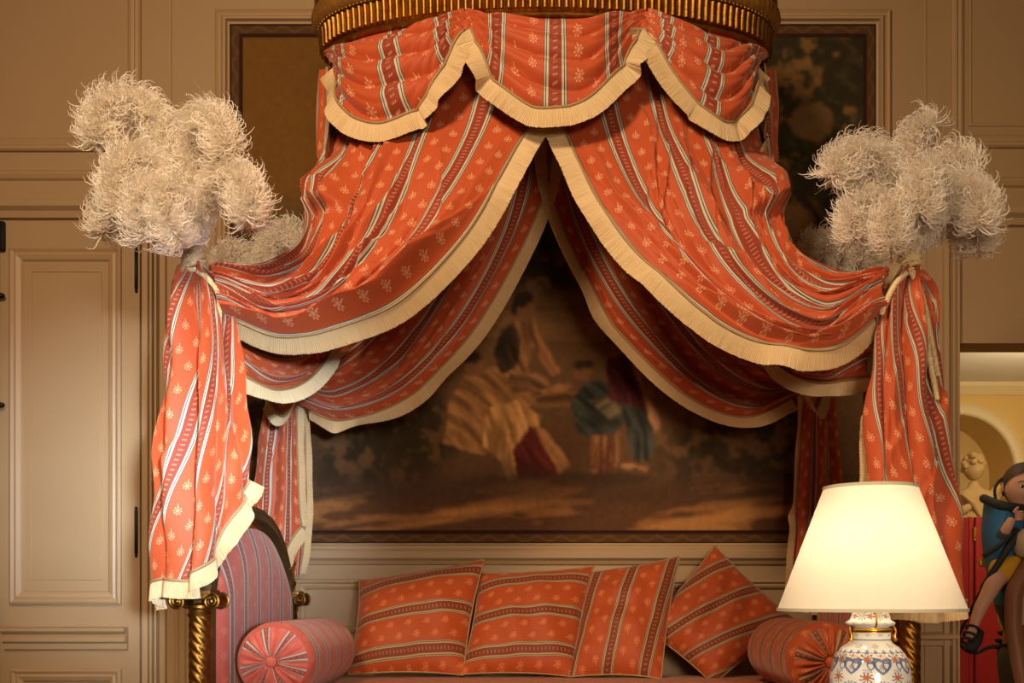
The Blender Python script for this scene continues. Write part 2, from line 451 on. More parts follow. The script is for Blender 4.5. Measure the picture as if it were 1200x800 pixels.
# far wall with an arched niche: fan of quads around the opening
nseg = 28; ring = []
zb = .9
arch = [(pc.x-R1, zb)]+[(pc.x-R1*math.cos(PI*k/nseg), pc.z+R1*math.sin(PI*k/nseg)) for k in range(nseg+1)]+[(pc.x+R1, zb)]
for k in range(len(arch)-1):
    (xa, za), (xb, zb2) = arch[k], arch[k+1]
    if xa < xb-1e-6: mb.add([(xa, FAR, za), (xb, FAR, zb2), (xb, FAR, zc+.3), (xa, FAR, zc+.3)], [(0, 1, 2, 3)])
    mb.add([(xa, FAR, za), (xb, FAR, zb2), (xb, FAR+.45, zb2), (xa, FAR+.45, za)], [(0, 1, 2, 3)])
mb.box(PX0, pc.x-R1, FAR, FAR+.1, 0, zc+.3).box(pc.x+R1, PX1, FAR, FAR+.1, 0, zc+.3).box(pc.x-R1, pc.x+R1, FAR, FAR+.1, 0, zb)
mb.box(pc.x-R1-.1, pc.x+R1+.1, FAR+.45, FAR+.5, .8, zc+.3)
pw = struct(mb.build('wall_passage_far', 'passage', smooth=False))
tr = MB(); prof = [(0, 0), (.0, .03), (.03, .045), (.05, .03), (.09, .035), (.10, 0)]
pts = np.zeros((len(arch), len(prof), 3))
for k, (x, z) in enumerate(arch):
    dx, dz = (x-pc.x, z-pc.z) if z >= pc.z-1e-6 else (x-pc.x, 0)
    l = math.hypot(dx, dz) or 1
    for i, (o_, h_) in enumerate(prof): pts[k, i] = (x+dx/l*o_, FAR-h_, z+dz/l*o_)
tr.grid(pts).build('arch_moulding', 'passage_trim', pw)
struct(MB().box(PX0, PX1, YB+.16, FAR+.1, zc, zc+.1).build('ceiling_passage', plain('passage_ceiling', lin(226,224,222), .8, var=.04), smooth=False))
hmould(PX0, PX1, [(zc-.09, 0), (zc-.09, .02), (zc-.03, .09), (zc, .1), (zc, 0)], FAR, 'cornice', pw, 'passage_trim')
struct(MB().box(PX0, PX1, YB, FAR+.1, -.1, 0).build('floor_passage', 'floor', smooth=False))
struct(MB().box(PX0-.1, PX0, YB+.16, FAR+.1, 0, zc+.1).build('wall_passage_left', 'passage', smooth=False))
struct(MB().box(PX1, PX1+.1, YB+.16, FAR+.1, 0, zc+.1).build('wall_passage_right', 'passage', smooth=False))
l = bpy.data.lights.new('passage_lamp_light', 'POINT'); l.energy = 42; l.color = (1, .76, .42); l.shadow_soft_size = .15
lo = bpy.data.objects.new('passage_lamp_light', l); COL.objects.link(lo); lo.location = (3.4, 6.4, 2.45)
l = bpy.data.lights.new('passage_entry_fill', 'POINT'); l.energy = 9; l.color = (1, .82, .6); l.shadow_soft_size = .12  # added fill just inside the doorway, brightens the child and carrier
lo = bpy.data.objects.new('passage_entry_fill', l); COL.objects.link(lo); lo.location = (1.75, 4.75, 2.6)
# ================================================================== tapestry
def vnoise(x, y, seed):
    r = np.random.default_rng(seed); t = r.random((64, 64))
    xi = np.floor(x).astype(int); yi = np.floor(y).astype(int); fx = x-xi; fy = y-yi
    fx = fx*fx*(3-2*fx); fy = fy*fy*(3-2*fy)
    g = lambda a, b: t[a % 64, b % 64]
    return (g(xi, yi)*(1-fx)+g(xi+1, yi)*fx)*(1-fy)+(g(xi, yi+1)*(1-fx)+g(xi+1, yi+1)*fx)*fy
def fbm(x, y, seed, o=4):
    return sum(vnoise(x*2**k, y*2**k, seed+k)*.5**(k+1) for k in range(o))/(1-.5**o)
def build_tapestry():
    nx, ny = 505, 405
    X, Y = np.meshgrid(np.linspace(270, 1026, nx), np.linspace(30, 637, ny))
    C = np.zeros((ny, nx, 3))
    def c(*rgb): return np.array(lin(*rgb)[:3])
    def put(mask, col): C[:] = C*(1-mask[..., None])+np.array(col)*mask[..., None]
    n1 = fbm(X/60, Y/60, 3); n2 = fbm(X/14, Y/14, 9); n3 = fbm(X/5, Y/5, 21, 3)
    wx = X+(n2-.5)*10; wy = Y+(fbm(X/12, Y/12, 33)-.5)*10
    def ell(cx, cy, rx, ry, a=0, soft=.12, rough=True):
        xx, yy = (wx, wy) if rough else (X, Y)
        ca, sa = math.cos(math.radians(a)), math.sin(math.radians(a))
        u = ((xx-cx)*ca+(yy-cy)*sa)/rx; v = (-(xx-cx)*sa+(yy-cy)*ca)/ry
        return 1-ss(1-soft, 1+soft, np.sqrt(u*u+v*v))
    def poly(pts, jitter=True):
        xx, yy = (X+(n2-.5)*5, Y+(n3-.5)*4) if jitter else (X, Y)
        ins = np.zeros(X.shape, bool); k = len(pts)
        for i in range(k):
            (xa, ya), (xb, yb) = pts[i], pts[(i+1) % k]
            cond = ((ya > yy) != (yb > yy)) & (xx < (xb-xa)*(yy-ya)/((yb-ya) or 1e-9)+xa)
            ins ^= cond
        return ins.astype(float)
    sky = c(118,84,44); 
    C[:] = sky*(.8+.4*n1[..., None])
    # distance: haze of trees, hills, meadow
    put(ss(250, 330, Y)*.75, c(104,76,50))
    put(ss(430, 540, Y+(n1-.5)*60)*.9, c(84,58,36))
    put((fbm(X/40, Y/26, 5) > .56)*ss(230, 260, Y)*(1-ss(360, 420, Y))*.6, c(70,52,34))
    for cy, w_ in ((375, 14), (390, 10), (352, 8)):
        put(ell(680, cy, 120, w_)*.5, c(138,100,62))
    # foliage right: trunk and leaf masses against the sky
    lf = fbm(X/22, Y/22, 11)+.25*(n3-.5)
    for (cx, cy, rx, ry) in ((955, 95, 68, 52), (1000, 150, 34, 70), (925, 190, 42, 52), (985, 215, 40, 45), (915, 120, 34, 45), (940, 60, 55, 22), (905, 250, 40, 40), (1012, 60, 20, 40)):
        put(ell(cx, cy, rx, ry, 0, .35)*ss(.33, .40, lf), c(50,42,24))
        put(ell(cx-6, cy-8, rx*.8, ry*.8, 0, .4)*ss(.58, .66, fbm(X/9, Y/9, 14))*.6, c(78,66,38))
    put(poly([(960, 110), (968, 108), (975, 200), (985, 290), (972, 290), (962, 200)]), c(56,46,34))
    put(poly([(925, 215), (932, 212), (965, 262), (972, 285), (962, 285)]), c(56,46,34))
    put(ell(950, 145, 26, 22)*.85, c(124,92,54)); put(ell(925, 262, 28, 22)*.8, c(138,98,58))
    # a low hill line on the left
    put(poly([(300, 245), (340, 222), (400, 215), (430, 250), (430, 300), (290, 300)])*.6, c(84,58,30))
    # dark shrubs left and right of the figures
    for (cx, cy, rx, ry) in ((450, 530, 70, 44), (405, 560, 40, 50), (500, 500, 45, 40), (860, 535, 90, 50), (640, 300, 60, 46), (700, 260, 50, 50), (900, 480, 60, 60), (320, 500, 50, 90)):
        put(ell(cx, cy, rx, ry, 0, .4)*ss(.36, .5, fbm(X/16, Y/16, 17))*.92, c(46,36,22))
    lv = fbm(X/6, Y/8, 19)
    put(ell(460, 520, 70, 36, 0, .4)*ss(.62, .7, lv)*.5, c(96,72,42))
    put(ell(860, 540, 80, 40, 0, .4)*ss(.64, .72, lv)*.5, c(70,58,38))
    def drp(pts, col, ang=70, k=1.0):
        ca, sa = math.cos(math.radians(ang)), math.sin(math.radians(ang))
        al = X*ca+Y*sa; ac = -X*sa+Y*ca
        f = fbm(ac/4.5+.6*np.sin(al/14), al/34, 71); m = poly(pts)[..., None]
        C[:] = C*(1-m)+np.array(col)*(.45+1.1*k*ss(.25, .8, f))[..., None]*m
    # seated shepherd in pale coat and red breeches
    drp([(520, 520), (528, 470), (545, 442), (580, 430), (612, 440), (640, 455), (650, 470), (628, 474), (604, 484), (596, 520), (566, 534)], c(146,102,58), 40)
    drp([(570, 480), (604, 470), (636, 488), (628, 512), (614, 536), (620, 560), (596, 562), (586, 540), (566, 522)], c(170,122,70), 75)
    drp([(602, 528), (622, 498), (648, 530), (662, 552), (636, 560), (606, 560)], c(92,36,28), 60)
    drp([(624, 500), (640, 502), (668, 546), (656, 554), (640, 528)], c(148,102,60), 60)
    put(ell(556, 428, 12, 14), c(126,84,54)); put(ell(552, 419, 14, 9), c(58,40,26))
    drp([(640, 455), (668, 448), (672, 454), (648, 466)], c(138,92,58), 0)
    # leaning figure behind with arm stretched down, dark waistcoat
    put(ell(614, 362, 11, 13, 0, .15), c(128,86,56)); put(ell(613, 352, 14, 9), c(50,36,24)); put(ell(604, 362, 5, 10), c(50,36,24))
    drp([(602, 378), (626, 374), (638, 392), (646, 418), (656, 436), (648, 442), (634, 424), (626, 404), (618, 432), (634, 452), (610, 456), (594, 436)], c(142,96,58), 70)
    drp([(588, 388), (604, 378), (612, 404), (606, 432), (588, 440), (578, 416)], c(62,46,32), 70)
    drp([(596, 436), (640, 440), (646, 456), (600, 462)], c(132,92,58), 20)
    # basket held between them
    put(ell(655, 468, 34, 9, -4, .12), c(146,100,58)); put(ell(655, 466, 27, 5, -4, .12), c(84,56,36)); put(ell(655, 472, 30, 4, -4, .2)*.6, c(112,76,44))
    # kneeling figure in faded blue
    put(ell(684, 436, 11, 12), c(130,88,56)); put(ell(684, 428, 12, 7), c(62,44,30))
    drp([(668, 474), (684, 450), (704, 446), (728, 462), (736, 484), (722, 506), (698, 516), (676, 508)], c(60,60,50), 30, 1.1)
    drp([(690, 470), (720, 464), (732, 482), (716, 494)], c(104,90,66), -30)
    drp([(692, 512), (724, 506), (728, 536), (716, 552), (694, 556)], c(128,86,54), 85)
    for k in range(4): put(poly([(697+k*7, 520), (700+k*7, 520), (698+k*7, 552), (694+k*7, 552)])*.7, c(88,34,28))
    # standing woman in plum with pale shawl and dark skirt
    put(ell(722, 406, 10, 12), c(120,80,52)); put(ell(722, 398, 11, 7), c(56,40,28))
    drp([(710, 424), (734, 414), (756, 446), (768, 480), (752, 492), (730, 476), (714, 470)], c(76,32,32), 65)
    drp([(738, 422), (750, 432), (766, 462), (774, 500), (766, 512), (756, 470)], c(140,100,66), 70)
    drp([(726, 472), (758, 482), (768, 520), (762, 540), (742, 540), (734, 510)], c(54,53,47), 80, 1.1)
    put(ell(735, 547, 12, 4)*.9, c(150,106,70)); put(ell(754, 548, 8, 3.5)*.9, c(146,100,66))
    put(ell(700, 562, 60, 8)*.6, c(44,32,22)); put(ell(600, 566, 60, 8)*.6, c(44,32,22))
    # foreground banks: broad brush bands of ochre and brown
    b = fbm(X/110-Y/60, Y/16+X/120, 51)
    fg = ss(555, 590, Y+(n1-.5)*26)
    put(fg, c(78,50,30)); put(fg*ss(.50, .56, b), c(122,80,44)); put(fg*ss(.62, .67, b), c(146,98,54))
    put(ss(535, 570, Y+(n1-.5)*30)*(1-ss(580, 600, Y))*.6, c(56,40,28))
    # upper-left field: lit sheen painted in as ochre, thread slubs everywhere
    put((1-ss(380, 430, X))*(1-ss(225, 245, Y+(n1-.5)*20))*.9, c(112,76,28))
    for _ in range(3):
        Cp = np.pad(C, ((1, 1), (1, 1), (0, 0)), mode='edge'); C = (Cp[:-2, 1:-1]+Cp[2:, 1:-1]+Cp[1:-1, :-2]+Cp[1:-1, 2:]+2*C)/6
    C *= (1+.42*ss(320, 400, Y))[..., None]
    C *= (.86+.28*n3)[..., None]
    C *= (.93+.14*fbm(X/2.2, Y/9, 61, 2))[..., None]
    # woven border: dark ground, scroll pattern, dark inner line
    bd = np.minimum(np.minimum(X-270, 1026-X), np.minimum(Y-30, 637-Y))
    s_ = np.where(np.minimum(X-270, 1026-X) < np.minimum(Y-30, 637-Y), Y, X)
    m_ = (bd < 15).astype(float)
    put(m_, c(84,56,32)); put(m_*(np.abs(bd-6-3*np.sin(s_/4.5)) < 1.6)*.35, c(124,86,48)); put(((bd > 11) & (bd < 16)).astype(float), c(52,26,20)); put((bd < 2).astype(float), c(48,32,22))
    yb = YB-.012
    verts = np.stack([(X-VX)*WALL/F, np.full_like(X, yb)-(n3-.5)*.002, EYE+(VY-Y)*WALL/F], -1).reshape(-1, 3)
    i, j = np.meshgrid(np.arange(ny-1), np.arange(nx-1), indexing='ij')
    a = (i*nx+j).ravel(); f = np.stack([a, a+nx, a+nx+1, a+1], 1)
    m, nt, bs = new_mat('woven_tapestry')
    at = nt.nodes.new('ShaderNodeAttribute'); at.attribute_name = 'paint'
    nt.links.new(at.outputs['Color'], bs.inputs['Base Color']); bs.inputs['Roughness'].default_value = .85
    bs.inputs['Specular IOR Level'].default_value = .15
    bump(nt, bs, noise(nt, 260, 2, 'Object', vec=(1, 1, .35)), .5, .003)
    cols = np.concatenate([np.clip(C, 0, 1), np.ones((ny, nx, 1))], -1).reshape(-1, 4)
    o = link('tapestry', verts, f.tolist(), m, None, None, True, cols)
    return tag(o, 'dark woven tapestry of shepherd figures and trees hung on the panelled wall', 'tapestry')
build_tapestry()
# ================================================================== daybed
BX, BY0, BY1 = 1.065, 2.95, 3.95
ZM = .88                                    # mattress top
CAPZ = 1.2                                  # capital height
bed = thing('daybed', 'gilded daybed with striped end boards tinted as in daylight against the tapestry wall', 'bed', (0, 3.45, 0))
def column(x, y):
    b = MB(); r = .029; zs = np.linspace(.50, CAPZ-.055, 330)
    b.lathe([(r, z) for z in zs], (x, y, 0), 30, lambda a, z, i: 1+.20*abs(math.sin(3*a+z*105))**.7-.12)
    col = b.build('column', 'gold', bed)
    MB().lathe([(.034, 0), (.036, .006), (.033, .012), (.031, .02), (.037, .026), (.036, .034), (.03, .04)], (x, y, CAPZ-.062), 28).build('necking', 'gold', col, auto=AUTO)
    c = MB(); z = CAPZ-.022
    c.box(x-.048, x+.048, y-.044, y+.044, z+.026, z+.040, .004)
    c.box(x-.045, x+.045, y-.036, y+.036, z+.012, z+.028, .003)
    for sx in (-1, 1):
        cx = x+sx*.050; cz = z+.006
        c.v_start = 0
        pts = []
        for k in range(60):
            a = k/59*4.4*PI; rr = .024*(1-k/59*.82)
            pts.append((cx+sx*rr*math.sin(a)*1.0, y-.045, cz+rr*math.cos(a)))
        c.tube(pts, [.0055*(1-.5*k/59) for k in range(60)], 6)
        c.tube([(p[0], y+.045, p[2]) for p in pts], [.0055*(1-.5*k/59) for k in range(60)], 6)
        prof = [(.020, -.044), (.016, -.02), (.013, 0), (.016, .02), (.020, .044)]
        pp = np.array([[(cx+rr*math.cos(2*PI*j/20), y+yy, cz+rr*math.sin(2*PI*j/20)) for j in range(20)] for rr, yy in prof]); c.grid(pp, close_v=True)
        for yy in (-.046, .046): c.ellipsoid((cx, y+yy, cz), (.007, .005, .007), nu=10, nv=6)
    c.build('capital', 'gold', col, auto=AUTO)
    # fluted gilt post that carries the curtain knot and plume
    p = MB(); p.lathe([(.02, z_) for z_ in np.linspace(0, .86, 3)], (x, y, CAPZ+.03), 40, lambda a, z, i: 1-.14*abs(math.cos(5*a)))
    for zz in (.02, .10, .26): p.lathe([(.021, -.012), (.028, -.004), (.028, .004), (.021, .012)], (x, y, CAPZ+.03+zz), 20)
    p.tube([(x, y, CAPZ+.85), (x, y, 2.17)], .012, 10)
    p.build('post', 'gold', bed, auto=AUTO)
    # turned foot below
    MB().lathe([(.018, 0), (.03, .03), (.024, .09), (.034, .2), (.03, .3), (.044, .34), (.044, .5), (.03, .52)], (x, y, 0), 24).build('leg', 'gold', bed, auto=AUTO)
for x in (-BX, BX):
    for y in (BY0, BY1): column(x, y)
def endboard(sx):
    x = sx*BX; yc = (BY0+BY1)/2; hw = (BY1-BY0)/2-.035
    z0, zs, zt = .46, 1.13, 1.49
    n = 48
    def top(y, k=1.0, dz=0):      # arch height at y
        q = min(1, abs(y-yc)/(hw*k)); return zs+(zt-zs+dz)*math.sqrt(max(0, 1-q**2.3))
    # upholstered pad
    for side in (1, -1):
        ny, nz = 40, 30; g = np.zeros((ny, nz, 3)); uv = np.zeros((ny, nz, 2))
        for i in range(ny):
            yy = yc+(i/(ny-1)*2-1)*(hw-.045)
            zt_ = top(yy, .93, -.055)
            for j in range(nz):
                f = j/(nz-1); z = z0+(zt_-z0)*f
                e = min(1, (1-abs(i/(ny-1)*2-1))*7, (1-f)*6+.0)
                bul = .035*(1-(1-max(0, e))**2)
                g[i, j] = (x-sx*side*(.012+bul), yy, z); uv[i, j] = (yy, z)
        cloth('upholstery', g, uv, 'uphol', bed)
    # carved arched frame
    path = [(x, yc-hw, z0)]+[(x, yc-hw*math.cos(PI*k/40), zs+(zt-zs)*max(0, math.sin(PI*k/40))**.87) for k in range(41)]+[(x, yc+hw, z0)]
    path = resample(path, n=90); sec = [(-.03, -.035), (-.018, .012), (-.024, .03), (0, .04), (.024, .03), (.018, .012), (.03, -.035), (0, -.04)]
    pts = np.zeros((90, len(sec), 3))
    for i in range(90):
        t = Vector(path[min(i+1, 89)]-path[max(i-1, 0)]).normalized(); nrm = Vector((0, -t.z, t.y))
        if nrm.dot(Vector((0, path[i][1]-yc, path[i][2]-1.0))) < 0: nrm = -nrm
        for j, (a, b_) in enumerate(sec):
            w_ = 1+.10*math.sin(i*1.9)*(j in (2, 3, 4))
            pts[i, j] = Vector(path[i])+Vector((1, 0, 0))*a+nrm*b_*w_*.62
    MB().grid(pts, close_v=True).build('arched_frame', 'darkgold', bed, auto=AUTO)
endboard(-1); endboard(1)
for y in (BY0, BY1):
    r = MB(); r.box(-BX+.03, BX-.03, y-.025, y+.025, .38, .56, .008); r.box(-BX+.03, BX-.03, y-.032, y+.032, .54, .575, .006); r.build('side_rail', 'gold', bed, auto=AUTO)
mm = MB(); mm.box(-BX+.05, BX-.05, BY0+.03, BY1-.03, .50, .69, .03).build('box_base', 'lining', bed)
def mattress():
    nx, ny = 60, 30; x0, x1, y0, y1 = -BX+.05, BX-.05, BY0+.01, BY1+.03
    g = np.zeros((nx, ny+16, 3)); uv = np.zeros((nx, ny+16, 2))
    prof = [(y0+.01, .69), (y0-.005, .72), (y0-.008, .78), (y0-.004, .84), (y0+.01, .868)]+[(y0+.03+(y1-y0-.06)*k/(ny+5), ZM) for k in range(ny+6)]+[(y1-.01, .868), (y1, .84), (y1, .78), (y1, .72), (y1-.01, .69)]
    acc = 0
    for j, (y, z) in enumerate(prof):
        if j: acc += math.hypot(y-prof[j-1][0], z-prof[j-1][1])
        for i in range(nx):
            f = i/(nx-1); e = min(1, min(f, 1-f)*12)
            g[i, j] = (x0+(x1-x0)*f, y, z-(1-e)**2*.03*(z > .8)); uv[i, j] = (f*2.0, acc)
    return g[:, :len(prof)], uv[:, :len(prof)]
g, uv = mattress(); cloth('mattress', g, uv[..., ::-1].copy(), 'silk2', bed)

# ================================================================== bolsters and cushions
def bolster(x, y0, y1, r, label, mat):
    b = thing('bolster', label, 'bolster', (x, (y0+y1)/2, ZM))
    z = ZM+r-.004; n = 50; seg = 40
    g = np.zeros((n, seg+1, 3)); uv = np.zeros((n, seg+1, 2))
    for i in range(n):
        f = i/(n-1); y = y0+(y1-y0)*f; e = min(1, min(f, 1-f)*14)
        rr = r*(.86+.14*math.sqrt(1-(1-e)**2))*(1+.008*math.sin(f*31))
        for j in range(seg+1):
            a = 2*PI*j/seg; g[i, j] = (x+rr*math.cos(a), y, max(ZM+.001, z+rr*math.sin(a))); uv[i, j] = (y, a*r)
    cloth('body', g, uv, mat, b)
    for yy, s_ in ((y0, -1), (y1, 1)):
        m = 14; seg2 = 96; gg = np.zeros((m, seg2, 3)); uu = np.zeros((m, seg2, 2))
        for i in range(m):
            f = i/(m-1); rr = r*.862*(1-f)+.006*f
            for j in range(seg2):
                a = 2*PI*j/seg2; pl = .010*math.sin(24*a+1.5*math.sin(3*a))*math.sin(PI*min(1, f*1.05))**.7
                dep = .030*math.sin(PI*(f*.62+.0))-.012*(f > .85)
                gg[i, j] = (x+rr*math.cos(a), yy+s_*(dep+pl), max(ZM+.001, z+rr*math.sin(a))); uu[i, j] = (a*r*1.4, rr)
        e_ = MB().grid(gg, uu, close_v=True).build('gathered_end', mat, b, uv=True)
        MB().ellipsoid((x, yy+s_*.03, z), (.018, .012, .018)).build('button', mat, e_)
    return b
bolster(-.868, 3.04, 3.72, .122, 'striped bolster tinted as in daylight against the left end board of the daybed', 'uphol')
bolster(.84, 3.02, 3.70, .122, 'orange striped bolster half behind the table lamp', 'silk2')
def cushion(corners, label, ang, thick=.17, off=0.0, seed=0):
    # corners TL,TR,BR,BL as 3D points; ang = stripe direction in the cushion's own plane (degrees)
    A, B_, C_, D_ = [np.array(c) for c in corners]
    n = 40; s_ = np.linspace(-1, 1, n); U, V = np.meshgrid(s_, s_, indexing='ij')
    wv = lambda p: np.sign(p)*np.abs(p)
    # concave sides: squeeze the middle of each side inwards
    Us = U*(1-.055*(1-V**2)); Vs = V*(1-.055*(1-U**2))
    def bil(u, v):
        a = ((1-u)/2)[..., None]; b = ((1+u)/2)[..., None]; t = ((1+v)/2)[..., None]; d = ((1-v)/2)[..., None]
        return A*a*t+B_*b*t+C_*b*d+D_*a*d
    base = bil(Us, Vs)
    nrm = np.cross(B_-A, D_-A); nrm /= np.linalg.norm(nrm)
    if nrm[1] > 0: nrm = -nrm
    puff = ((1-np.abs(U)**2.6)*(1-np.abs(V)**2.6))**.62
    rs = np.random.default_rng(seed)
    wr = sum(rs.normal()*np.sin(U*k1+V*k2+rs.uniform(0, 6)) for k1, k2 in ((5, 2), (3, 7), (9, 4), (2, 11), (13, 3)))*.0028
    wid = np.linalg.norm(B_-A); hei = np.linalg.norm(D_-A)
    ca, sa = math.cos(math.radians(ang)), math.sin(math.radians(ang))
    xx = Us*wid/2; yy = Vs*hei/2
    uv = np.stack([(-xx*sa+yy*ca)+off, xx*ca+yy*sa], -1)
    c = thing('cushion', label, 'cushion', tuple((C_+D_)/2))
    for k, s2 in ((0, 1), (1, -1)):
        g = base+nrm*(puff*thick/2*s2+wr*puff)[..., None]
        cloth('front_panel' if k == 0 else 'back_panel', g, uv, 'silk2', c)
    ed = np.concatenate([base[:, -1], base[-1, ::-1], base[::-1, 0], base[0]])
    MB().tube(resample(ed, .012), .0032, 6).build('piping', 'braid', c)
    return c
Q = lambda l: [P(*p) for p in l]
cushion(Q([(421, 680, 4.07), (568, 655, 4.07), (543, 791, 3.84), (408, 790, 3.82)]), 'striped cushion leaning beside the left bolster, one corner raised', 4, off=.03, seed=1)
cushion(Q([(562, 671, 4.08), (696, 663, 4.08), (672, 793, 3.84), (540, 790, 3.84)]), 'striped cushion with level bands between two other cushions', 3, off=.03, seed=2)
cushion(Q([(688, 670, 4.07), (797, 651, 4.05), (775, 795, 3.81), (666, 793, 3.83)]), 'striped cushion turned so its bands stand upright', 84, off=.02, seed=3)
cushion(Q([(838, 639, 4.10), (934, 727, 4.0), (836, 802, 3.82), (752, 736, 3.98)]), 'striped cushion tipped on its corner beside the orange bolster', 71, off=-.01, thick=.19, seed=4)

# ================================================================== canopy crown
CX, CY, CA, CB, CZ = -.03, 3.45, .775, .275, 3.075
crown = thing('canopy_crown', 'oval gilded canopy crown with fluted band above the curtains', 'canopy', (CX, CY, CZ))
def sweep_oval(prof, name, mat, mod=None, nseg=360, parent=crown, a=CA, b=CB, auto=None):
    pts = np.zeros((nseg, len(prof), 3))
    for i in range(nseg):
        th = 2*PI*i/nseg; c, s = math.cos(th), math.sin(th)
        nx, ny = c/a, s/b; l = math.hypot(nx, ny); nx, ny = nx/l, ny/l
        for j, (o_, z) in enumerate(prof):
            m = mod(i, j) if mod else 0
            pts[i, j] = (CX+a*c+nx*(o_+m), CY+b*s+ny*(o_+m), CZ+z)
    return MB().grid(pts, close_u=True, close_v=True).build(name, mat, parent, auto=auto)
# fluted (gadrooned) lower band: hollow-and-rib pattern all the way round
NG = 150
def oval_arc(n):     # equal arc-length parameters
    th = np.linspace(0, 2*PI, 4001); x = CA*np.cos(th); y = CB*np.sin(th)
    l = np.concatenate([[0], np.cumsum(np.hypot(np.diff(x), np.diff(y)))]); return np.interp(np.linspace(0, l[-1], n+1)[:-1], l, th)
ths = oval_arc(NG*8)
prof = [(-.02, .0), (.004, .0), (.008, .006), (.004, .011), (.004, .012), (.012, .016), (.014, .055), (.018, .080), (.014, .084), (-.02, .084)]
pts = np.zeros((len(ths), len(prof), 3))
for i, th in enumerate(ths):
    c, s = math.cos(th), math.sin(th); nx, ny = c/CA, s/CB; l = math.hypot(nx, ny)
    rib = abs(math.sin(PI*i/8))
    for j, (o_, z) in enumerate(prof):
        m = .009*(rib**.7)*(j in (5, 6, 7)); pts[i, j] = (CX+CA*c+nx/l*(o_+m-.004), CY+CB*s+ny/l*(o_+m-.004), CZ+z)
MB().grid(pts, close_u=True, close_v=True).build('fluted_band', 'gold', crown, auto=math.radians(50))
bd = MB()
for th in oval_arc(230):
    c, s = math.cos(th), math.sin(th); nx, ny = c/CA, s/CB; l = math.hypot(nx, ny)
    bd.ellipsoid((CX+CA*c+nx/l*.02, CY+CB*s+ny/l*.02, CZ+.089), (.0065, .0065, .0065), nu=7, nv=5)
bd.build('bead_row', 'gold', crown)
sweep_oval([(-.02, .084), (.012, .086), (.026, .094), (.036, .108), (.040, .126), (.036, .145), (.026, .158), (.01, .164), (-.02, .164)], 'leaf_torus', 'gold2',
           lambda i, j: .006*abs(math.sin(2*PI*i/360*60+.5*j))*(1 <= j <= 6), auto=math.radians(60))
sweep_oval([(-.03, .164), (.03, .164), (.034, .172), (.034, .186), (.012, .20), (-.03, .20)], 'cornice', 'gold', auto=AUTO)
dome = np.zeros((8, 72, 3))
for i in range(8):
    a = i/7*PI/2*.98
    for j in range(72):
        th = 2*PI*j/72; dome[i, j] = (CX+CA*.97*math.cos(a)*math.cos(th), CY+CB*.95*math.cos(a)*math.sin(th), CZ+.19+.35*math.sin(a))
MB().grid(dome, close_v=True).build('dome', 'lining', crown)

# ================================================================== curtains
GC = 'curtains of the canopy'
TT = lambda nt, ns: (np.linspace(0, 1, nt)[:, None], np.linspace(0, 1, ns)[None, :])
def cloth_uv(g, W, u0=0.0):
    L = np.concatenate([np.zeros((g.shape[0], 1)), np.cumsum(np.linalg.norm(np.diff(g, axis=1), axis=2), axis=1)], 1)
    j0, j1 = int(g.shape[1]*.25), int(g.shape[1]*.45)
    du = np.linalg.norm(np.diff(g[:, j0:j1], axis=0), axis=2).mean(1); du = .35*du.mean()+.65*du
    cu = np.concatenate([[0], np.cumsum(du)])
    U = (cu/cu[-1]*W)[:, None]*np.ones((1, g.shape[1]))+u0
    return np.stack([U, L], -1)
def rope(pts, parent, r=.007, name='tieback_cord', n=None, twist=40):
    path = resample(catmull(pts, 160), n=n or 160); b = MB(); L = np.linalg.norm(np.diff(path, axis=0), axis=1).sum()
    for k in range(3):
        out = []
        for i, p in enumerate(path):
            t = Vector(path[min(i+1, len(path)-1)]-path[max(i-1, 0)]).normalized()
            a = t.cross(Vector((.31, .9, .3))).normalized(); c = t.cross(a)
            w_ = 2*PI*(k/3+i/len(path)*L*twist)
            out.append(Vector(p)+(a*math.cos(w_)+c*math.sin(w_))*r*.55)
        b.tube(out, r*.62, 5)
    return b.build(name, 'rope', parent)
def knot_ring(c, r, h, turns=5):
    return [c+Vector((r*math.cos(a), r*math.sin(a), h*(a/(2*PI*turns)-.5)+.004*math.sin(a*2.3))) for a in np.linspace(0, 2*PI*turns, turns*12)]
def creases(t, s, seed, n, A, tr, sr, lmax=.28):
    # short pinched wrinkles: a sharp step on one side, a soft slope on the other
    r = np.random.default_rng(seed); d = 0*t*s
    for _ in range(n):
        t0, s0 = r.uniform(*tr), r.uniform(*sr); a = r.normal(0, .30); l = r.uniform(.08, lmax); w_ = r.uniform(.02, .05)
        al = (s-s0)*math.cos(a)+(t-t0)*math.sin(a); ac = -(s-s0)*math.sin(a)+(t-t0)*math.cos(a)+.05*np.sin(al*9+t0*20)
        d = d+A*r.uniform(.4, 1)*np.exp(-(al/l)**2)*np.where(ac > 0, np.exp(-ac/w_), np.exp(ac/(w_*.16)))
    return d
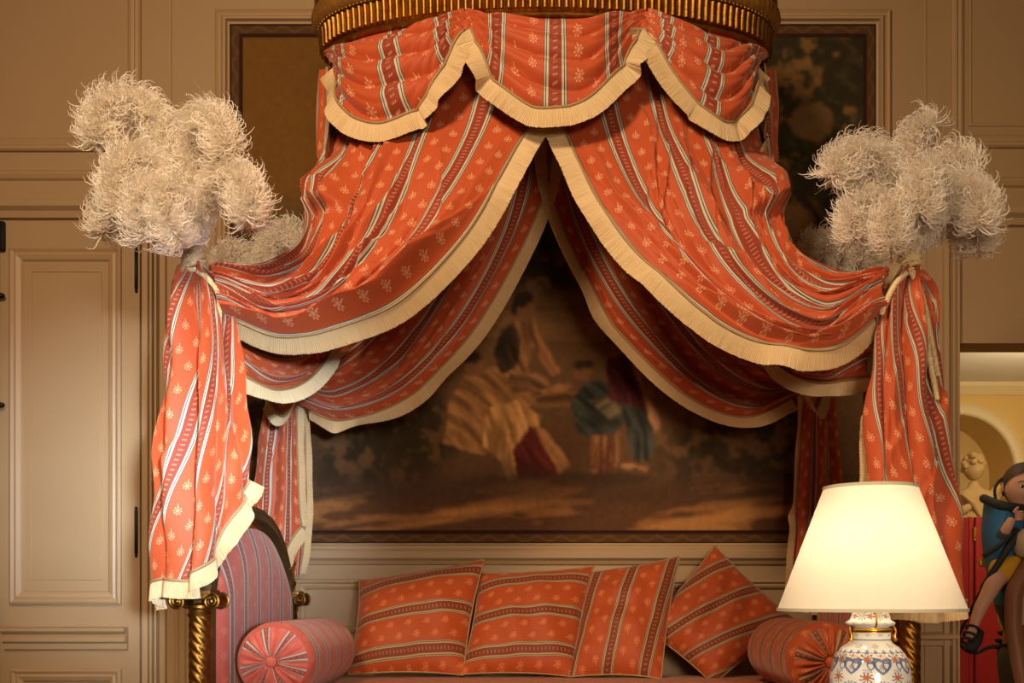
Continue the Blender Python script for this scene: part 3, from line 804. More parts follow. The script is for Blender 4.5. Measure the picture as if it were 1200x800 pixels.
def front_swoop(parent, guides, W, seed, flip):
    nt, ns = 260, 150
    g = surface([(t, Q(l)) for t, l in guides], nt, ns)
    t, s = TT(nt, ns); n = norms(g)
    # pleats hanging from the rim, turning into sagging folds gathered at the knot
    tw = t+.035*np.sin(t*11+seed)+.02*np.sin(t*23+2*seed)
    top = ss(.18, .44, s)
    d = .040*fold(tw*4.2+.30*np.sin(s*2.4+t*3+seed)+.1, 1.2)*top*(1-.6*ss(.55, .95, s))
    d += .014*fold(tw*9.5+.5*np.sin(s*3.3+seed*2), 1.2)*top*(1-.3*ss(.4, .8, s))
    tq = 7.2*tw*np.abs(tw)
    d += .050*fold(tq+.4*np.sin(s*3+seed)+.35*t*s, 1.35)*ss(.38, .72, s)*(1-.35*ss(.85, 1, s))*ss(.0, .25, t)
    d += .016*fold(tw*15+.9*np.sin(s*4.5+t*4+seed), 1.2)*ss(.45, .75, s)
    d += .022*np.exp(-((t-.92)/.05)**2)*ss(.25, .6, s)
    drop = .036*fold(tq+.4*np.sin(s*3+seed)+.35*t*s, 1.35)*ss(.45, .75, s)*(1-ss(.85, 1, s))
    d += creases(t, s, int(seed*10), 34, .022, (.02, .98), (.35, 1.0))+creases(t, s, int(seed*10)+5, 12, .016, (.1, .9), (.3, .5))
    d = d*(1-.65*ss(.93, 1, t))
    # fabric breaking over itself on the shoulder
    lip = .075*ss(.34, .50, s+.06*np.sin(t*9))*(1-ss(.505, .535, s+.10*(t-.2)))*np.exp(-((t-.20)/.20)**2)
    d += lip
    d += .004*np.sin(s*26+5*np.sin(t*11+seed))*ss(.3, .6, s)*np.sin(t*21+seed)
    g = g+n*d[..., None]; g[..., 2] -= drop*(1-ss(.9, 1, t))
    g[..., 1] += .065*(1-ss(.05, .42, s))+0*t
    c = cloth('swag_cloth', g, cloth_uv(g, W), 'silk', parent)
    e, o = out_dirs(g, -1)
    k = int(.06*ns); fringe(e[k:-3], o[k:-3], .066, c)
    return g
def support(guides, back=.05):
    # iron stay from the post to the crown, under the cloth
    p = catmull(Q(guides[2][1]), 30)+np.array([0, back, 0]); p[0, 2] = CZ+.02
    sx = 1 if p[-1, 0] > 0 else -1
    p = np.concatenate([p[:-1], [[sx*BX, BY0 if back < .1 else BY1, 2.14]]])
    MB().tube(resample(p, n=30), .008, 8).build('support_rod', 'iron', crown)
def tail(parent, guides, W, pleats, amp, seed, name='tail_cloth', fr=('s',), shear=0.0, fw=.055, spread=None, u0=0.0):
    nt, ns = 160, 110
    g = surface([(t, Q(l)) for t, l in guides], nt, ns); t, s = TT(nt, ns)
    d = amp*(fold(t*pleats+.15*np.sin(s*3+seed)+.06*np.sin(s*8+seed*2), 1.2)-.4)*(.35+.65*ss(0, .35, s))
    d += amp*.35*np.sin(t*pleats*4.3+seed+s*2.0)*(1-.5*s)+amp*.12*np.sin(s*21+t*9+seed)+creases(t, s, int(seed*10)+2, 16, amp*.3, (.05, .95), (.05, .7), .2)
    g = g+norms(g)*d[..., None]
    # side-to-side sway of the pleats
    g[..., 0] += .25*amp*np.sin(2*PI*t*pleats+seed)*ss(.1, .6, s)
    uv = cloth_uv(g, W, u0)
    uv[..., 0] += shear*uv[..., 1]
    c = cloth(name, g, uv, 'silk', parent)
    for f in fr:
        e, o = out_dirs(g, f, .8 if f == 's' else .05)
        fringe(e, o, fw if f == 's' else fw*.62, c)
    return g
# ---- front left
lab = {'fl': 'striped curtain tied to the post over the left end board, its tail lit by daylight',
       'fr': 'striped curtain tied to the post behind the table lamp, long cord hanging',
       'rl': 'shaded striped curtain at the wall behind the left end board',
       'rr': 'shaded striped curtain at the wall behind the table lamp'}
fl = thing('curtain', lab['fl'], 'curtain', (-BX, BY0, 2.1), GC)
gl = [(0, [(389, 66, 3.43), (383, 150, 3.41), (377, 225, 3.36), (362, 280, 3.24), (312, 308, 3.08), (243, 321, 2.96)]),
      (.2, [(405, 58, 3.38), (401, 150, 3.34), (395, 235, 3.28), (372, 300, 3.17), (315, 327, 3.05), (244, 328, 2.95)]),
      (.4, [(450, 46, 3.29), (437, 150, 3.24), (418, 250, 3.19), (382, 322, 3.10), (320, 347, 3.02), (246, 336, 2.94)]),
      (.6, [(505, 36, 3.24), (480, 155, 3.18), (447, 270, 3.12), (395, 344, 3.05), (325, 366, 2.99), (249, 345, 2.93)]),
      (.8, [(570, 30, 3.21), (538, 165, 3.15), (490, 285, 3.08), (412, 365, 3.01), (328, 384, 2.97), (252, 356, 2.92)]),
      (1, [(640, 40, 3.19), (641, 98, 3.18), (606, 165, 3.14), (548, 275, 3.07), (468, 356, 3.0), (392, 389, 2.97), (326, 397, 2.95), (262, 372, 2.92)])]
front_swoop(fl, gl, .86, .3, 1)
support(gl)
tl = [(0, [(222, 316, 2.96), (210, 345, 2.97), (203, 440, 2.99), (190, 570, 3.0), (180, 694, 3.0)]),
      (.25, [(224, 316, 2.94), (217, 345, 2.92), (212, 440, 2.92), (204, 560, 2.91), (200, 676, 2.91)]),
      (.5, [(228, 316, 2.93), (231, 345, 2.90), (234, 440, 2.88), (230, 560, 2.86), (224, 678, 2.86)]),
      (.75, [(231, 316, 2.93), (247, 345, 2.90), (257, 430, 2.89), (258, 540, 2.88), (252, 640, 2.88)]),
      (1, [(234, 316, 2.94), (259, 347, 2.92), (273, 430, 2.93), (285, 510, 2.94), (288, 562, 2.95)])]
tail(fl, tl, .82, 4.3, .055, 1.0, shear=.30, u0=.05)
# return of the same curtain round the side, sagging behind the tail
sd = [(0, [(384, 300, 3.45), (350, 370, 3.30), (300, 385, 3.12), (258, 372, 3.0)]),
      (.5, [(392, 330, 3.52), (366, 410, 3.40), (318, 428, 3.18), (262, 395, 3.02)]),
      (1, [(396, 360, 3.58), (368, 425, 3.46), (318, 454, 3.22), (268, 430, 3.04)])]
def side_return(parent, sd, W=.45):
    g = surface([(t, Q(l)) for t, l in sd], 80, 70); t, s = TT(80, 70)
    g = g+norms(g)*(.022*fold(t*3.2+.3*np.sin(s*4), 1.2)+.006*fold(t*9+s, 1))[..., None]
    c = cloth('side_cloth', g, cloth_uv(g, W, .06), 'silk', parent); e, o = out_dirs(g, -1, .6); fringe(e, o, .05, c)
side_return(fl, sd)
kc = P(227, 312, BY0)
rope(knot_ring(kc, .030, .05, 4), fl, .007)
rope([P(232, 318, 2.90), P(245, 328, 2.88), P(256, 346, 2.88), P(257, 380, 2.90)], fl, .007)
# ---- front right
fr_ = thing('curtain', lab['fr'], 'curtain', (BX, BY0, 2.1), GC)
gr = [(0, [(889, 66, 3.43), (896, 150, 3.41), (902, 225, 3.36), (922, 280, 3.24), (975, 308, 3.08), (1045, 322, 2.96)]),
      (.2, [(872, 58, 3.38), (876, 150, 3.34), (884, 235, 3.28), (912, 300, 3.17), (970, 332, 3.05), (1044, 330, 2.95)]),
      (.4, [(828, 46, 3.29), (840, 150, 3.24), (860, 250, 3.19), (900, 328, 3.10), (965, 358, 3.02), (1042, 338, 2.94)]),
      (.6, [(775, 36, 3.24), (798, 160, 3.18), (830, 275, 3.12), (885, 352, 3.05), (962, 382, 2.99), (1040, 346, 2.93)]),
      (.8, [(710, 30, 3.21), (740, 175, 3.15), (785, 295, 3.08), (868, 378, 3.01), (958, 402, 2.97), (1037, 356, 2.92)]),
      (1, [(642, 40, 3.19), (648, 98, 3.18), (672, 170, 3.14), (712, 258, 3.07), (778, 338, 3.0), (856, 396, 2.97), (930, 418, 2.95), (985, 410, 2.93), (1033, 368, 2.92)])]
front_swoop(fr_, gr, .86, 2.1, -1)
support(gr)
trr = [(0, [(1060, 316, 2.94), (1036, 352, 2.92), (1022, 440, 2.93), (1017, 560, 2.92), (1016, 690, 2.92)]),
       (.25, [(1063, 316, 2.93), (1048, 345, 2.90), (1038, 440, 2.87), (1036, 560, 2.86), (1038, 700, 2.86)]),
       (.5, [(1066, 316, 2.93), (1062, 345, 2.89), (1060, 440, 2.86), (1064, 560, 2.86), (1070, 706, 2.86)]),
       (.75, [(1069, 316, 2.94), (1075, 345, 2.91), (1078, 440, 2.90), (1088, 560, 2.90), (1098, 708, 2.91)]),
       (1, [(1072, 316, 2.96), (1086, 345, 2.96), (1093, 440, 2.97), (1106, 560, 2.98), (1122, 700, 2.98)])]
tail(fr_, trr, .80, 4.2, .055, 2.4, fr=('s', 0), shear=-.25)
sr = [(0, [(902, 300, 3.45), (935, 370, 3.30), (985, 390, 3.12), (1030, 375, 3.0)]),
      (.5, [(894, 330, 3.52), (920, 405, 3.40), (972, 428, 3.18), (1026, 398, 3.02)]),
      (1, [(890, 360, 3.58), (918, 420, 3.46), (970, 446, 3.22), (1020, 440, 3.04)])]
side_return(fr_, sr)
kc2 = P(1066, 312, BY0)
rope(knot_ring(kc2, .030, .05, 4), fr_, .007)
rope([P(1062, 320, 2.90), P(1050, 332, 2.87), P(1040, 350, 2.86), P(1033, 368, 2.88)], fr_, .008)
rope([P(1068, 318, 2.90), P(1079, 345, 2.88), P(1086, 400, 2.87), P(1098, 468, 2.90)], fr_, .008)
rope([P(1070, 318, 2.90), P(1082, 350, 2.90), P(1092, 400, 2.90), P(1099, 440, 2.91)], fr_, .007)
# ---- rear pair
def rear(label, x, guides, tg, loop, W, seed, kp):
    c = thing('curtain', label, 'curtain', (x, BY1, 2.1), GC)
    nt, ns = 180, 110
    g = surface([(t, Q(l)) for t, l in guides], nt, ns); t, s = TT(nt, ns); n = norms(g)
    d = .045*fold(t*4+.4*np.sin(s*3+seed), 1.2)*ss(0, .2, s)*(1-.4*ss(.7, 1, s))+.014*fold(t*10+np.sin(s*4+seed), 1.1)*ss(.35, .7, s)
    d += .03*np.exp(-((t-.9)/.06)**2)*ss(.2, .5, s)+creases(t, s, int(seed*10), 18, .02, (.02, .98), (.4, 1.0))
    g = g+n*d[..., None]
    cl = cloth('swag_cloth', g, cloth_uv(g, W), 'silk', c); e, o = out_dirs(g, -1); fringe(e[4:-3], o[4:-3], .052, cl)
    for i, q in enumerate(tg): tail(c, q[0], q[1], q[2], .022, seed+i, fr=q[3], fw=.05, u0=q[4])
    g2 = surface([(t_, Q(l)) for t_, l in loop], 60, 50); t, s = TT(60, 50)
    g2 = g2+norms(g2)*(.015*fold(t*3+s*.6, 1.2))[..., None]
    c2 = cloth('side_cloth', g2, cloth_uv(g2, .3, .1), 'silk', c); e, o = out_dirs(g2, -1, .5); fringe(e, o, .045, c2)
    rope(knot_ring(P(kp[0], kp[1], BY1), .028, .04, 4), c, .006)
    return c
rear(lab['rl'], -BX, [
    (0, [(440, 118, 3.66), (412, 240, 3.74), (378, 350, 3.84), (346, 425, 3.93)]),
    (.33, [(500, 116, 3.70), (478, 260, 3.74), (420, 380, 3.82), (348, 440, 3.92)]),
    (.66, [(560, 116, 3.72), (552, 270, 3.74), (475, 410, 3.82), (400, 462, 3.88), (350, 452, 3.91)]),
    (1, [(648, 118, 3.72), (640, 225, 3.72), (590, 335, 3.76), (535, 418, 3.80), (470, 474, 3.84), (405, 494, 3.87), (352, 476, 3.90)])],
    [([(0, [(318, 440, 3.95), (304, 520, 3.95), (296, 590, 3.95), (292, 640, 3.95)]), (.5, [(332, 436, 3.92), (326, 520, 3.90), (322, 600, 3.89), (316, 668, 3.89)]), (1, [(346, 440, 3.93), (348, 520, 3.92), (350, 580, 3.92), (352, 616, 3.92)])], .36, 2.0, ('s', -1), .09),
     ([(0, [(338, 440, 3.97), (336, 520, 3.98), (336, 600, 3.98), (338, 680, 3.98)]), (1, [(354, 450, 3.97), (358, 520, 3.98), (360, 600, 3.98), (354, 672, 3.98)])], .25, 1.6, (-1,), .02)],
    [(0, [(356, 380, 3.80), (348, 430, 3.80), (336, 445, 3.82), (322, 440, 3.86)]), (1, [(366, 400, 3.74), (356, 455, 3.72), (338, 490, 3.74), (318, 470, 3.84)])], .8, .4, (343, 420))
rear(lab['rr'], BX, [
    (0, [(858, 118, 3.66), (885, 240, 3.74), (915, 350, 3.84), (952, 425, 3.93)]),
    (.33, [(790, 116, 3.70), (815, 260, 3.74), (872, 380, 3.82), (948, 440, 3.92)]),
    (.66, [(720, 116, 3.72), (740, 270, 3.74), (815, 405, 3.82), (885, 455, 3.88), (944, 452, 3.91)]),
    (1, [(640, 118, 3.72), (648, 235, 3.72), (702, 355, 3.76), (758, 425, 3.80), (815, 472, 3.84), (872, 490, 3.87), (936, 466, 3.90)])],
    [([(0, [(946, 445, 3.93), (938, 520, 3.92), (930, 620, 3.92), (926, 690, 3.92)]), (.5, [(958, 440, 3.91), (958, 520, 3.89), (955, 620, 3.88), (950, 705, 3.88)]), (1, [(974, 440, 3.94), (982, 520, 3.95), (988, 620, 3.95), (992, 700, 3.95)])], .44, 2.4, (0, 's'), .06)],
    [(0, [(926, 395, 3.80), (932, 430, 3.80), (942, 448, 3.82), (958, 445, 3.88)]), (1, [(930, 405, 3.74), (936, 450, 3.72), (950, 484, 3.76), (962, 455, 3.88)])], .8, 1.7, (958, 420))

# ================================================================== valance
val = thing('valance', 'swagged striped valance with cream fringe under the gilded crown', 'valance', (CX, CY, CZ))
def rimd(px, a=CA+.005, b=CB+.005, back=False):
    d = 3.3
    for _ in range(30):
        X = (px-VX)*d/F; q = min(1, abs((X-CX)/a)); r = b*math.sqrt(1-q*q); d = .5*d+.5*(CY+(r if back else -r))
    return d
def swag(top, bot, W, seed, folds, back=False, bulge=.05, name='swag', H=.34, fw=.064):
    nt, ns = 110, 90; s1 = np.linspace(0, 1, nt)
    tp = catmull([(a, b, 0) for a, b in top], nt); bt = catmull([(a, b, 0) for a, b in bot], nt)
    g = np.zeros((nt, ns, 3)); t, s = TT(nt, ns)
    for i in range(nt):
        d = rimd(tp[i, 0], CA-.025, CB-.025, back=back); A = np.array(P(tp[i, 0], tp[i, 1], d))
        xb = bt[i, 0]; d2 = rimd(xb, back=back)-(-.02 if back else .05); B = np.array(P(xb, bt[i, 1], d2))
        for j in range(ns):
            f = j/(ns-1); g[i, j] = A*(1-f)+B*f
    mid = np.sin(PI*np.clip(t, 0, 1))**.6
    n = norms(g)
    d = bulge*np.sin(PI*s)**.8*mid+.034*(fold(s*folds+.5*np.sin(t*5+seed)+.15*np.sin(t*13+seed), 1.3)-.3)*ss(.1, .4, s+.7*np.abs(t-.5))*(.4+.6*mid)
    d += .012*fold(s*folds*2.3+np.sin(t*7+seed*3), 1)*(1-mid*.6)
    d *= ss(.06, .20, s)
    g = g+n*d[..., None]
    uv = np.stack([(t-.5)*W*(1-.0*s)+0*s, H*s+0*t], -1)
    uv[..., 0] += .034
    c = cloth(name, g, uv, 'silk', val)
    e = g[:, -1]; o = g[:, -1]-g[:, -8]; o[:] = [0, 0, -1]
    tg = np.gradient(e, axis=0); tg /= np.linalg.norm(tg, axis=1, keepdims=True)
    cxy = g[:, 0].mean(0); o = (e-cxy); o[:, 1] = 0; o = o/np.linalg.norm(o, axis=1, keepdims=True)*.35+np.array([0, 0, -.75]); o -= tg*np.sum(o*tg, 1, keepdims=True)
    fringe(e, o, fw, c)
swag([(386, 62), (430, 38), (490, 24), (553, 14)], [(387, 80), (399, 122), (424, 144), (456, 146), (500, 118), (528, 74), (546, 36)], .50, .5, 4)
swag([(541, 14), (650, 13), (761, 14)], [(547, 38), (578, 92), (618, 126), (650, 132), (688, 122), (724, 86), (755, 38)], .56, 1.9, 4)
swag([(749, 14), (805, 26), (850, 40), (893, 63)], [(754, 36), (780, 84), (812, 124), (846, 146), (872, 132), (886, 104), (893, 80)], .50, 3.1, 4)
swag([(520, 120), (645, 122), (770, 120)], [(524, 128), (580, 185), (645, 208), (712, 186), (766, 128)], .6, 2.2, 5, back=True, bulge=-.02)
for px in (547.5, 755):
    MB().ellipsoid(P(px, 34, rimd(px)-.03), (.020, .022, .030), nu=14, nv=10).build('gather', 'silk', val)
def jabot(pts0, pts1, seed):
    g = surface([(0, Q(pts0)), (1, Q(pts1))], 70, 60); t, s = TT(70, 60)
    g = g+norms(g)*(.02*fold(t*2.2+.3*np.sin(s*3+seed), 1.2))[..., None]
    c = cloth('jabot', g, cloth_uv(g, .22, .03), 'silk', val); e, o = out_dirs(g, -1, .0); fringe(e, o, .024, c)
jabot([(378, 85, 3.50), (376, 130, 3.50), (375, 180, 3.50)], [(394, 78, 3.37), (393, 140, 3.35), (388, 205, 3.36)], .2)
jabot([(904, 85, 3.50), (908, 130, 3.50), (908, 190, 3.50)], [(889, 80, 3.37), (893, 140, 3.35), (896, 190, 3.36)], 1.2)
# ================================================================== ostrich plumes
def barbs(spine, n, L, width, seed, head=.30):
    r = np.random.default_rng(seed)
    sp = resample(catmull(spine, 80), n=80)
    tg = np.gradient(sp, axis=0); tg /= np.linalg.norm(tg, axis=1, keepdims=True)
    w_ = 1-(1-r.random(n))**1.0*(1-.12); w_ = .06+.94*r.random(n)**.75
    idx = np.minimum((w_*79).astype(int), 79)
    p0 = sp[idx]+r.normal(0, .006, (n, 3)); t = tg[idx]
    rad = r.normal(size=(n, 3)); rad -= t*np.sum(rad*t, 1, keepdims=True); rad /= np.linalg.norm(rad, axis=1, keepdims=True)
    prof = .42+.58*np.clip((w_-.10)/.45, 0, 1)**.8
    ln = L*prof*r.uniform(.55, 1.08, n)
    d = rad*r.uniform(.6, 1.1, (n, 1))+t*r.uniform(.1, .9, (n, 1)); d /= np.linalg.norm(d, axis=1, keepdims=True)
    side = np.cross(d, t); side /= np.linalg.norm(side, axis=1, keepdims=True)+1e-9
    K = 7; pts = [p0]; p = p0.copy(); curl = r.uniform(.25, .8, n)
    ax = side+r.normal(0, .35, (n, 3)); ax /= np.linalg.norm(ax, axis=1, keepdims=True)
    for k in range(K):
        ang = (curl*(k/K*1.9)**1.5)[:, None]
        d = d*np.cos(ang)-np.cross(ax, d)*np.sin(ang)*1.0
        d = d+np.array([0, 0, -.05])+r.normal(0, .16, (n, 3)); d /= np.linalg.norm(d, axis=1, keepdims=True)
        p = p+d*(ln/K)[:, None]; pts.append(p.copy())
    pts = np.stack(pts, 1)                                   # n,K+1,3
    ws = np.cross(np.gradient(pts, axis=1), ax[:, None, :]); ws /= np.linalg.norm(ws, axis=2, keepdims=True)+1e-9
    taper = width*np.array([1, 1.1, 1.1, 1, .9, .75, .55, .25])[None, :, None]
    a = pts+ws*taper; b = pts-ws*taper
    v = np.stack([a, b], 2).reshape(-1, 3)                   # n*(K+1)*2
    base = (np.arange(n)*(K+1)*2)[:, None]+np.arange(K)[None, :]*2
    f = np.stack([base, base+1, base+3, base+2], -1).reshape(-1, 4)
    return v, f, sp
def plume_bouquet(base, spines, label, n, seed, L=.085):
    t = thing('feather_plume', label, 'plume', tuple(base), 'ostrich plumes on the bed posts')
    for i, (l, k) in enumerate(spines):
        v, f, sp = barbs([base]+Q(l), int(n*k), L*(.8+.35*k), .0017, seed*20+i)
        o = link('feather', v, f.tolist(), 'feather', t, None, True)
        # soft quill and down core
        rr = [.004+.022*k*math.sin(PI*min(1, max(0, (q/40-.18)/.82)))**.8 for q in range(41)]
        MB().tube(resample(sp, n=41), rr, 8).build('quill', 'feather', o)
    MB().lathe([(.02, 0), (.027, .01), (.03, .03), (.032, .05), (.026, .07), (.02, .075)], (base[0], base[1], base[2]-.035), 20, lambda a, z, i: 1+.05*math.sin(9*a)).build('binding', 'rope', t)
    return t
def shift(spl, dx, dy, k, dd, flip=None):
    out = []
    for l, w_ in spl: out.append(([(((flip-x) if flip else x)*k+dx, y*k+dy, d+dd) for x, y, d in l], w_))
    return out
LP = [([(204, 215, 2.97), (182, 140, 2.96), (152, 116, 2.93), (122, 128, 2.90), (114, 165, 2.88)], 1.0),
      ([(228, 215, 2.96), (226, 160, 2.93), (240, 138, 2.89), (258, 150, 2.85), (262, 182, 2.83)], 1.0),
      ([(238, 248, 2.93), (254, 214, 2.88), (276, 208, 2.84), (292, 228, 2.81), (290, 255, 2.80)], 1.0),
      ([(200, 235, 2.92), (172, 190, 2.88), (150, 190, 2.84), (138, 215, 2.82), (140, 246, 2.82)], 1.0),
      ([(208, 255, 2.88), (186, 222, 2.82), (170, 226, 2.79), (165, 254, 2.78), (170, 274, 2.79)], .8),
      ([(190, 265, 3.02), (150, 240, 3.08), (124, 246, 3.10), (122, 272, 3.09)], .7),
      ([(218, 262, 2.87), (204, 226, 2.81), (192, 226, 2.78), (198, 262, 2.77), (210, 282, 2.79)], .8),
      ([(216, 225, 3.03), (204, 170, 3.06), (190, 140, 3.04), (175, 150, 3.0)], .8)]
RP = [([(1058, 255, 2.97), (1040, 205, 2.93), (1020, 182, 2.90), (995, 182, 2.88), (978, 205, 2.87)], 1.0),
      ([(1062, 240, 3.05), (1062, 185, 3.08), (1076, 152, 3.08), (1092, 148, 3.05)], .8),
      ([(1075, 250, 2.92), (1085, 215, 2.87), (1084, 204, 2.82), (1078, 226, 2.79), (1078, 246, 2.79)], .95),
      ([(1050, 268, 2.95), (1030, 240, 2.92), (1012, 234, 2.90), (1000, 252, 2.89), (1002, 274, 2.89)], .85),
      ([(1082, 250, 2.98), (1100, 205, 2.97), (1116, 186, 2.95), (1132, 195, 2.93)], .9),
      ([(1085, 262, 2.93), (1110, 228, 2.90), (1132, 218, 2.88), (1146, 238, 2.87), (1146, 262, 2.87)], 1.0),
      ([(1090, 270, 2.99), (1118, 250, 3.0), (1140, 262, 3.0), (1144, 288, 2.99)], .85),
      ([(1060, 272, 2.88), (1048, 246, 2.83), (1042, 254, 2.80), (1044, 280, 2.81)], .75)]
plume_bouquet(P(226, 300, BY0), LP, 'cream ostrich plumes standing in front of the panelled door', 3600, 1)
plume_bouquet(P(1066, 300, BY0), RP, 'cream ostrich plumes on the post behind the table lamp', 3600, 2)
RL = [([(330, 350, 3.92), (312, 300, 3.88), (326, 272, 3.84), (346, 272, 3.82), (356, 294, 3.82)], .95),
      ([(322, 355, 3.94), (296, 308, 3.92), (276, 292, 3.90), (262, 304, 3.90), (264, 318, 3.9)], .9),
      ([(338, 350, 3.97), (330, 310, 4.0), (318, 280, 4.0), (308, 290, 3.98)], .7), ([(350, 350, 3.95), (368, 310, 3.95), (378, 320, 3.93)], .7),
      ([(336, 365, 3.88), (320, 335, 3.84), (310, 345, 3.82)], .7)]
RR = [([(962, 350, 3.92), (970, 305, 3.88), (962, 280, 3.85), (948, 286, 3.84), (944, 304, 3.84)], .9),
      ([(975, 350, 3.94), (996, 300, 3.92), (1010, 288, 3.90), (1024, 300, 3.90), (1028, 318, 3.9)], .9),
      ([(960, 350, 3.97), (980, 290, 4.0), (990, 268, 4.0), (1000, 280, 3.98)], .75), ([(950, 355, 3.95), (930, 320, 3.93), (922, 328, 3.92)], .7),
      ([(964, 365, 3.88), (980, 335, 3.84), (990, 345, 3.82)], .7)]
plume_bouquet(P(343, 408, BY1), RL, 'cream ostrich plumes in shade against the ochre side of the tapestry', 2200, 3, .075)
plume_bouquet(P(958, 408, BY1), RR, 'cream ostrich plumes in shade against the woven trees of the tapestry', 2200, 4, .075)

# ================================================================== table and lamp
LX, LY = .786, 2.45
TZ = .745
tb = thing('side_table', 'small round side table carrying the porcelain lamp', 'table', (LX, LY, 0))
M['walnut'] = plain('walnut', lin(86,50,28), .35, var=.45, scale=12)
MB().lathe([(.0, 0), (.24, 0), (.252, .008), (.252, .02), (.244, .028), (.0, .028)], (LX, LY, TZ-.028), 48, cap=False).build('table_top', 'walnut', tb, auto=AUTO)
MB().lathe([(.022, .25), (.03, .3), (.045, .36), (.028, .42), (.022, .55), (.03, .66), (.06, .70), (.07, TZ-.028)], (LX, LY, 0), 24).build('pedestal', 'walnut', tb)
for k in range(3):
    a = 2*PI*k/3+.4; d = Vector((math.cos(a), math.sin(a), 0)); o = Vector((LX, LY, 0))
    MB().tube(catmull([o+d*.02+Vector((0, 0, .30)), o+d*.10+Vector((0, 0, .25)), o+d*.2+Vector((0, 0, .07)), o+d*.25+Vector((0, 0, .018))], 16), [.018]*12+[.016, .015, .016, .018], 10).build('leg', 'walnut', tb)
lamp = thing('table_lamp', 'lit table lamp with painted porcelain jar and cream fabric shade', 'lamp', (LX, LY, TZ))
def porcelain():
    m, nt, b = new_mat('painted_porcelain')
    t = nt.nodes.new('ShaderNodeTexCoord'); s = nt.nodes.new('ShaderNodeSeparateXYZ'); nt.links.new(t.outputs['Object'], s.inputs[0])
    x, y, z = (E(nt, s.outputs[k]) for k in range(3))
    a = (y-LY).atan2(x-LX)*(1/(2*PI))
    white = lin(236,236,232); blue = lin(70,96,150); red = lin(186,84,48); green = lin(92,100,66); gold = lin(196,140,60)
    c = mixc(nt, noise(nt, 22, 3)*.35, white, lin(206,216,230))
    lay = []
    def motif(n, off, zc, ru, rv, col, kind, R=.09):
        nonlocal c
        du = ((a*n+off).fract()-.5)*(2*PI*R/n); dv = z-zc
        if kind == 'heart':
            hh = (du.abs()*.75+dv*-1.0); r = (du*du*(1/ru**2)+(dv-du.abs()*.55)*(dv-du.abs()*.55)*(1/rv**2)).sqrt()
            mk = r.lt(1.0)*r.gt(.62)
        elif kind == 'disc':
            r = (du*du*(1/ru**2)+dv*dv*(1/rv**2)).sqrt(); th = dv.atan2(du); mk = r.lt((th*5.0).cos()*.22+.78)
        elif kind == 'spray':
            r = (du*du*(1/ru**2)+dv*dv*(1/rv**2)).sqrt(); th = dv.atan2(du)
            mk = r.lt(1.0)*((th*9.0+r*4).sin().gt(.35))*(((r*6.0).sin()).gt(-.3))
        elif kind == 'line':
            mk = dv.abs().lt(rv)
        c = mixc(nt, mk*.85, c, col)
    motif(1, 0, 1.092, 1, .0015, blue, 'line'); motif(1, 0, 1.115, 1, .003, blue, 'line'); motif(1, 0, 1.062, 1, .001, blue, 'line')
    motif(10, .2, 1.078, .016, .010, green, 'spray', .07); motif(10, .7, 1.104, .014, .007, blue, 'spray', .06)
    motif(8, .0, 1.050, .034, .020, green, 'spray'); motif(8, .5, 1.052, .028, .012, gold, 'spray'); motif(8, .0, 1.046, .010, .010, red, 'disc')
    motif(8, .5, 1.028, .024, .018, blue, 'heart'); motif(8, .5, 1.030, .013, .012, red, 'spray'); motif(8, .5, 1.026, .016, .012, blue, 'spray')
    motif(8, .0, 1.002, .028, .024, lin(110,70,70), 'spray'); motif(8, .0, 1.004, .010, .009, red, 'disc'); motif(8, .0, 1.018, .02, .01, blue, 'spray')
    motif(16, .25, 1.030, .010, .010, blue, 'heart'); motif(24, .1, 1.064, .006, .006, blue, 'disc'); motif(24, .6, 1.056, .004, .004, red, 'disc')
    motif(8, .5, .984, .032, .020, blue, 'spray'); motif(8, .0, .956, .036, .024, blue, 'spray'); motif(8, .5, .935, .024, .018, blue, 'heart'); motif(8, .0, .905, .03, .02, green, 'spray'); motif(1, 0, .87, 1, .003, blue, 'line')
    motif(7, .1, 1.152, .024, .022, green, 'spray', .045); motif(7, .6, 1.150, .008, .008, red, 'disc', .045); motif(14, .3, 1.132, .008, .004, red, 'spray', .058)
    nt.links.new(c, b.inputs['Base Color']); b.inputs['Roughness'].default_value = .12; b.inputs['Coat Weight'].default_value = .4
    return m
M['porcelain'] = porcelain()
zb = TZ
MB().lathe([(.06, 0), (.078, 0), (.08, .012), (.07, .02)], (LX, LY, zb), 40).build('foot', 'brass', lamp, auto=AUTO)
jar = MB().lathe([(.05, .765), (.058, .77), (.064, .80), (.078, .86), (.092, .92), (.099, .97), (.0985, 1.0), (.094, 1.03), (.084, 1.056), (.068, 1.074), (.054, 1.083), (.049, 1.09), (.049, 1.118), (.046, 1.12)], (LX, LY, 0), 64).build('jar', 'porcelain', lamp)
MB().lathe([(.044, 1.117), (.046, 1.124), (.058, 1.128), (.060, 1.134), (.050, 1.140), (.046, 1.15), (.043, 1.165), (.036, 1.178), (.022, 1.186), (.008, 1.19)], (LX, LY, 0), 48).build('lid', 'porcelain', lamp)
MB().lathe([(.050, 1.110), (.053, 1.113), (.053, 1.118), (.048, 1.121)], (LX, LY, 0), 40).build('collar', 'brass', lamp)
MB().lathe([(.006, 1.185), (.006, 1.27), (.014, 1.275), (.014, 1.31), (.006, 1.315), (.004, 1.46)], (LX, LY, 0), 16).build('stem', 'brass', lamp)
cd = MB(); cd.tube(catmull([(LX-.003, LY-.03, 1.186), (LX-.003, LY-.05, 1.16), (LX-.004, LY-.061, 1.134), (LX-.003, LY-.052, 1.122)], 14), .0022, 6); cd.build('gilt_wire', 'brass', lamp)
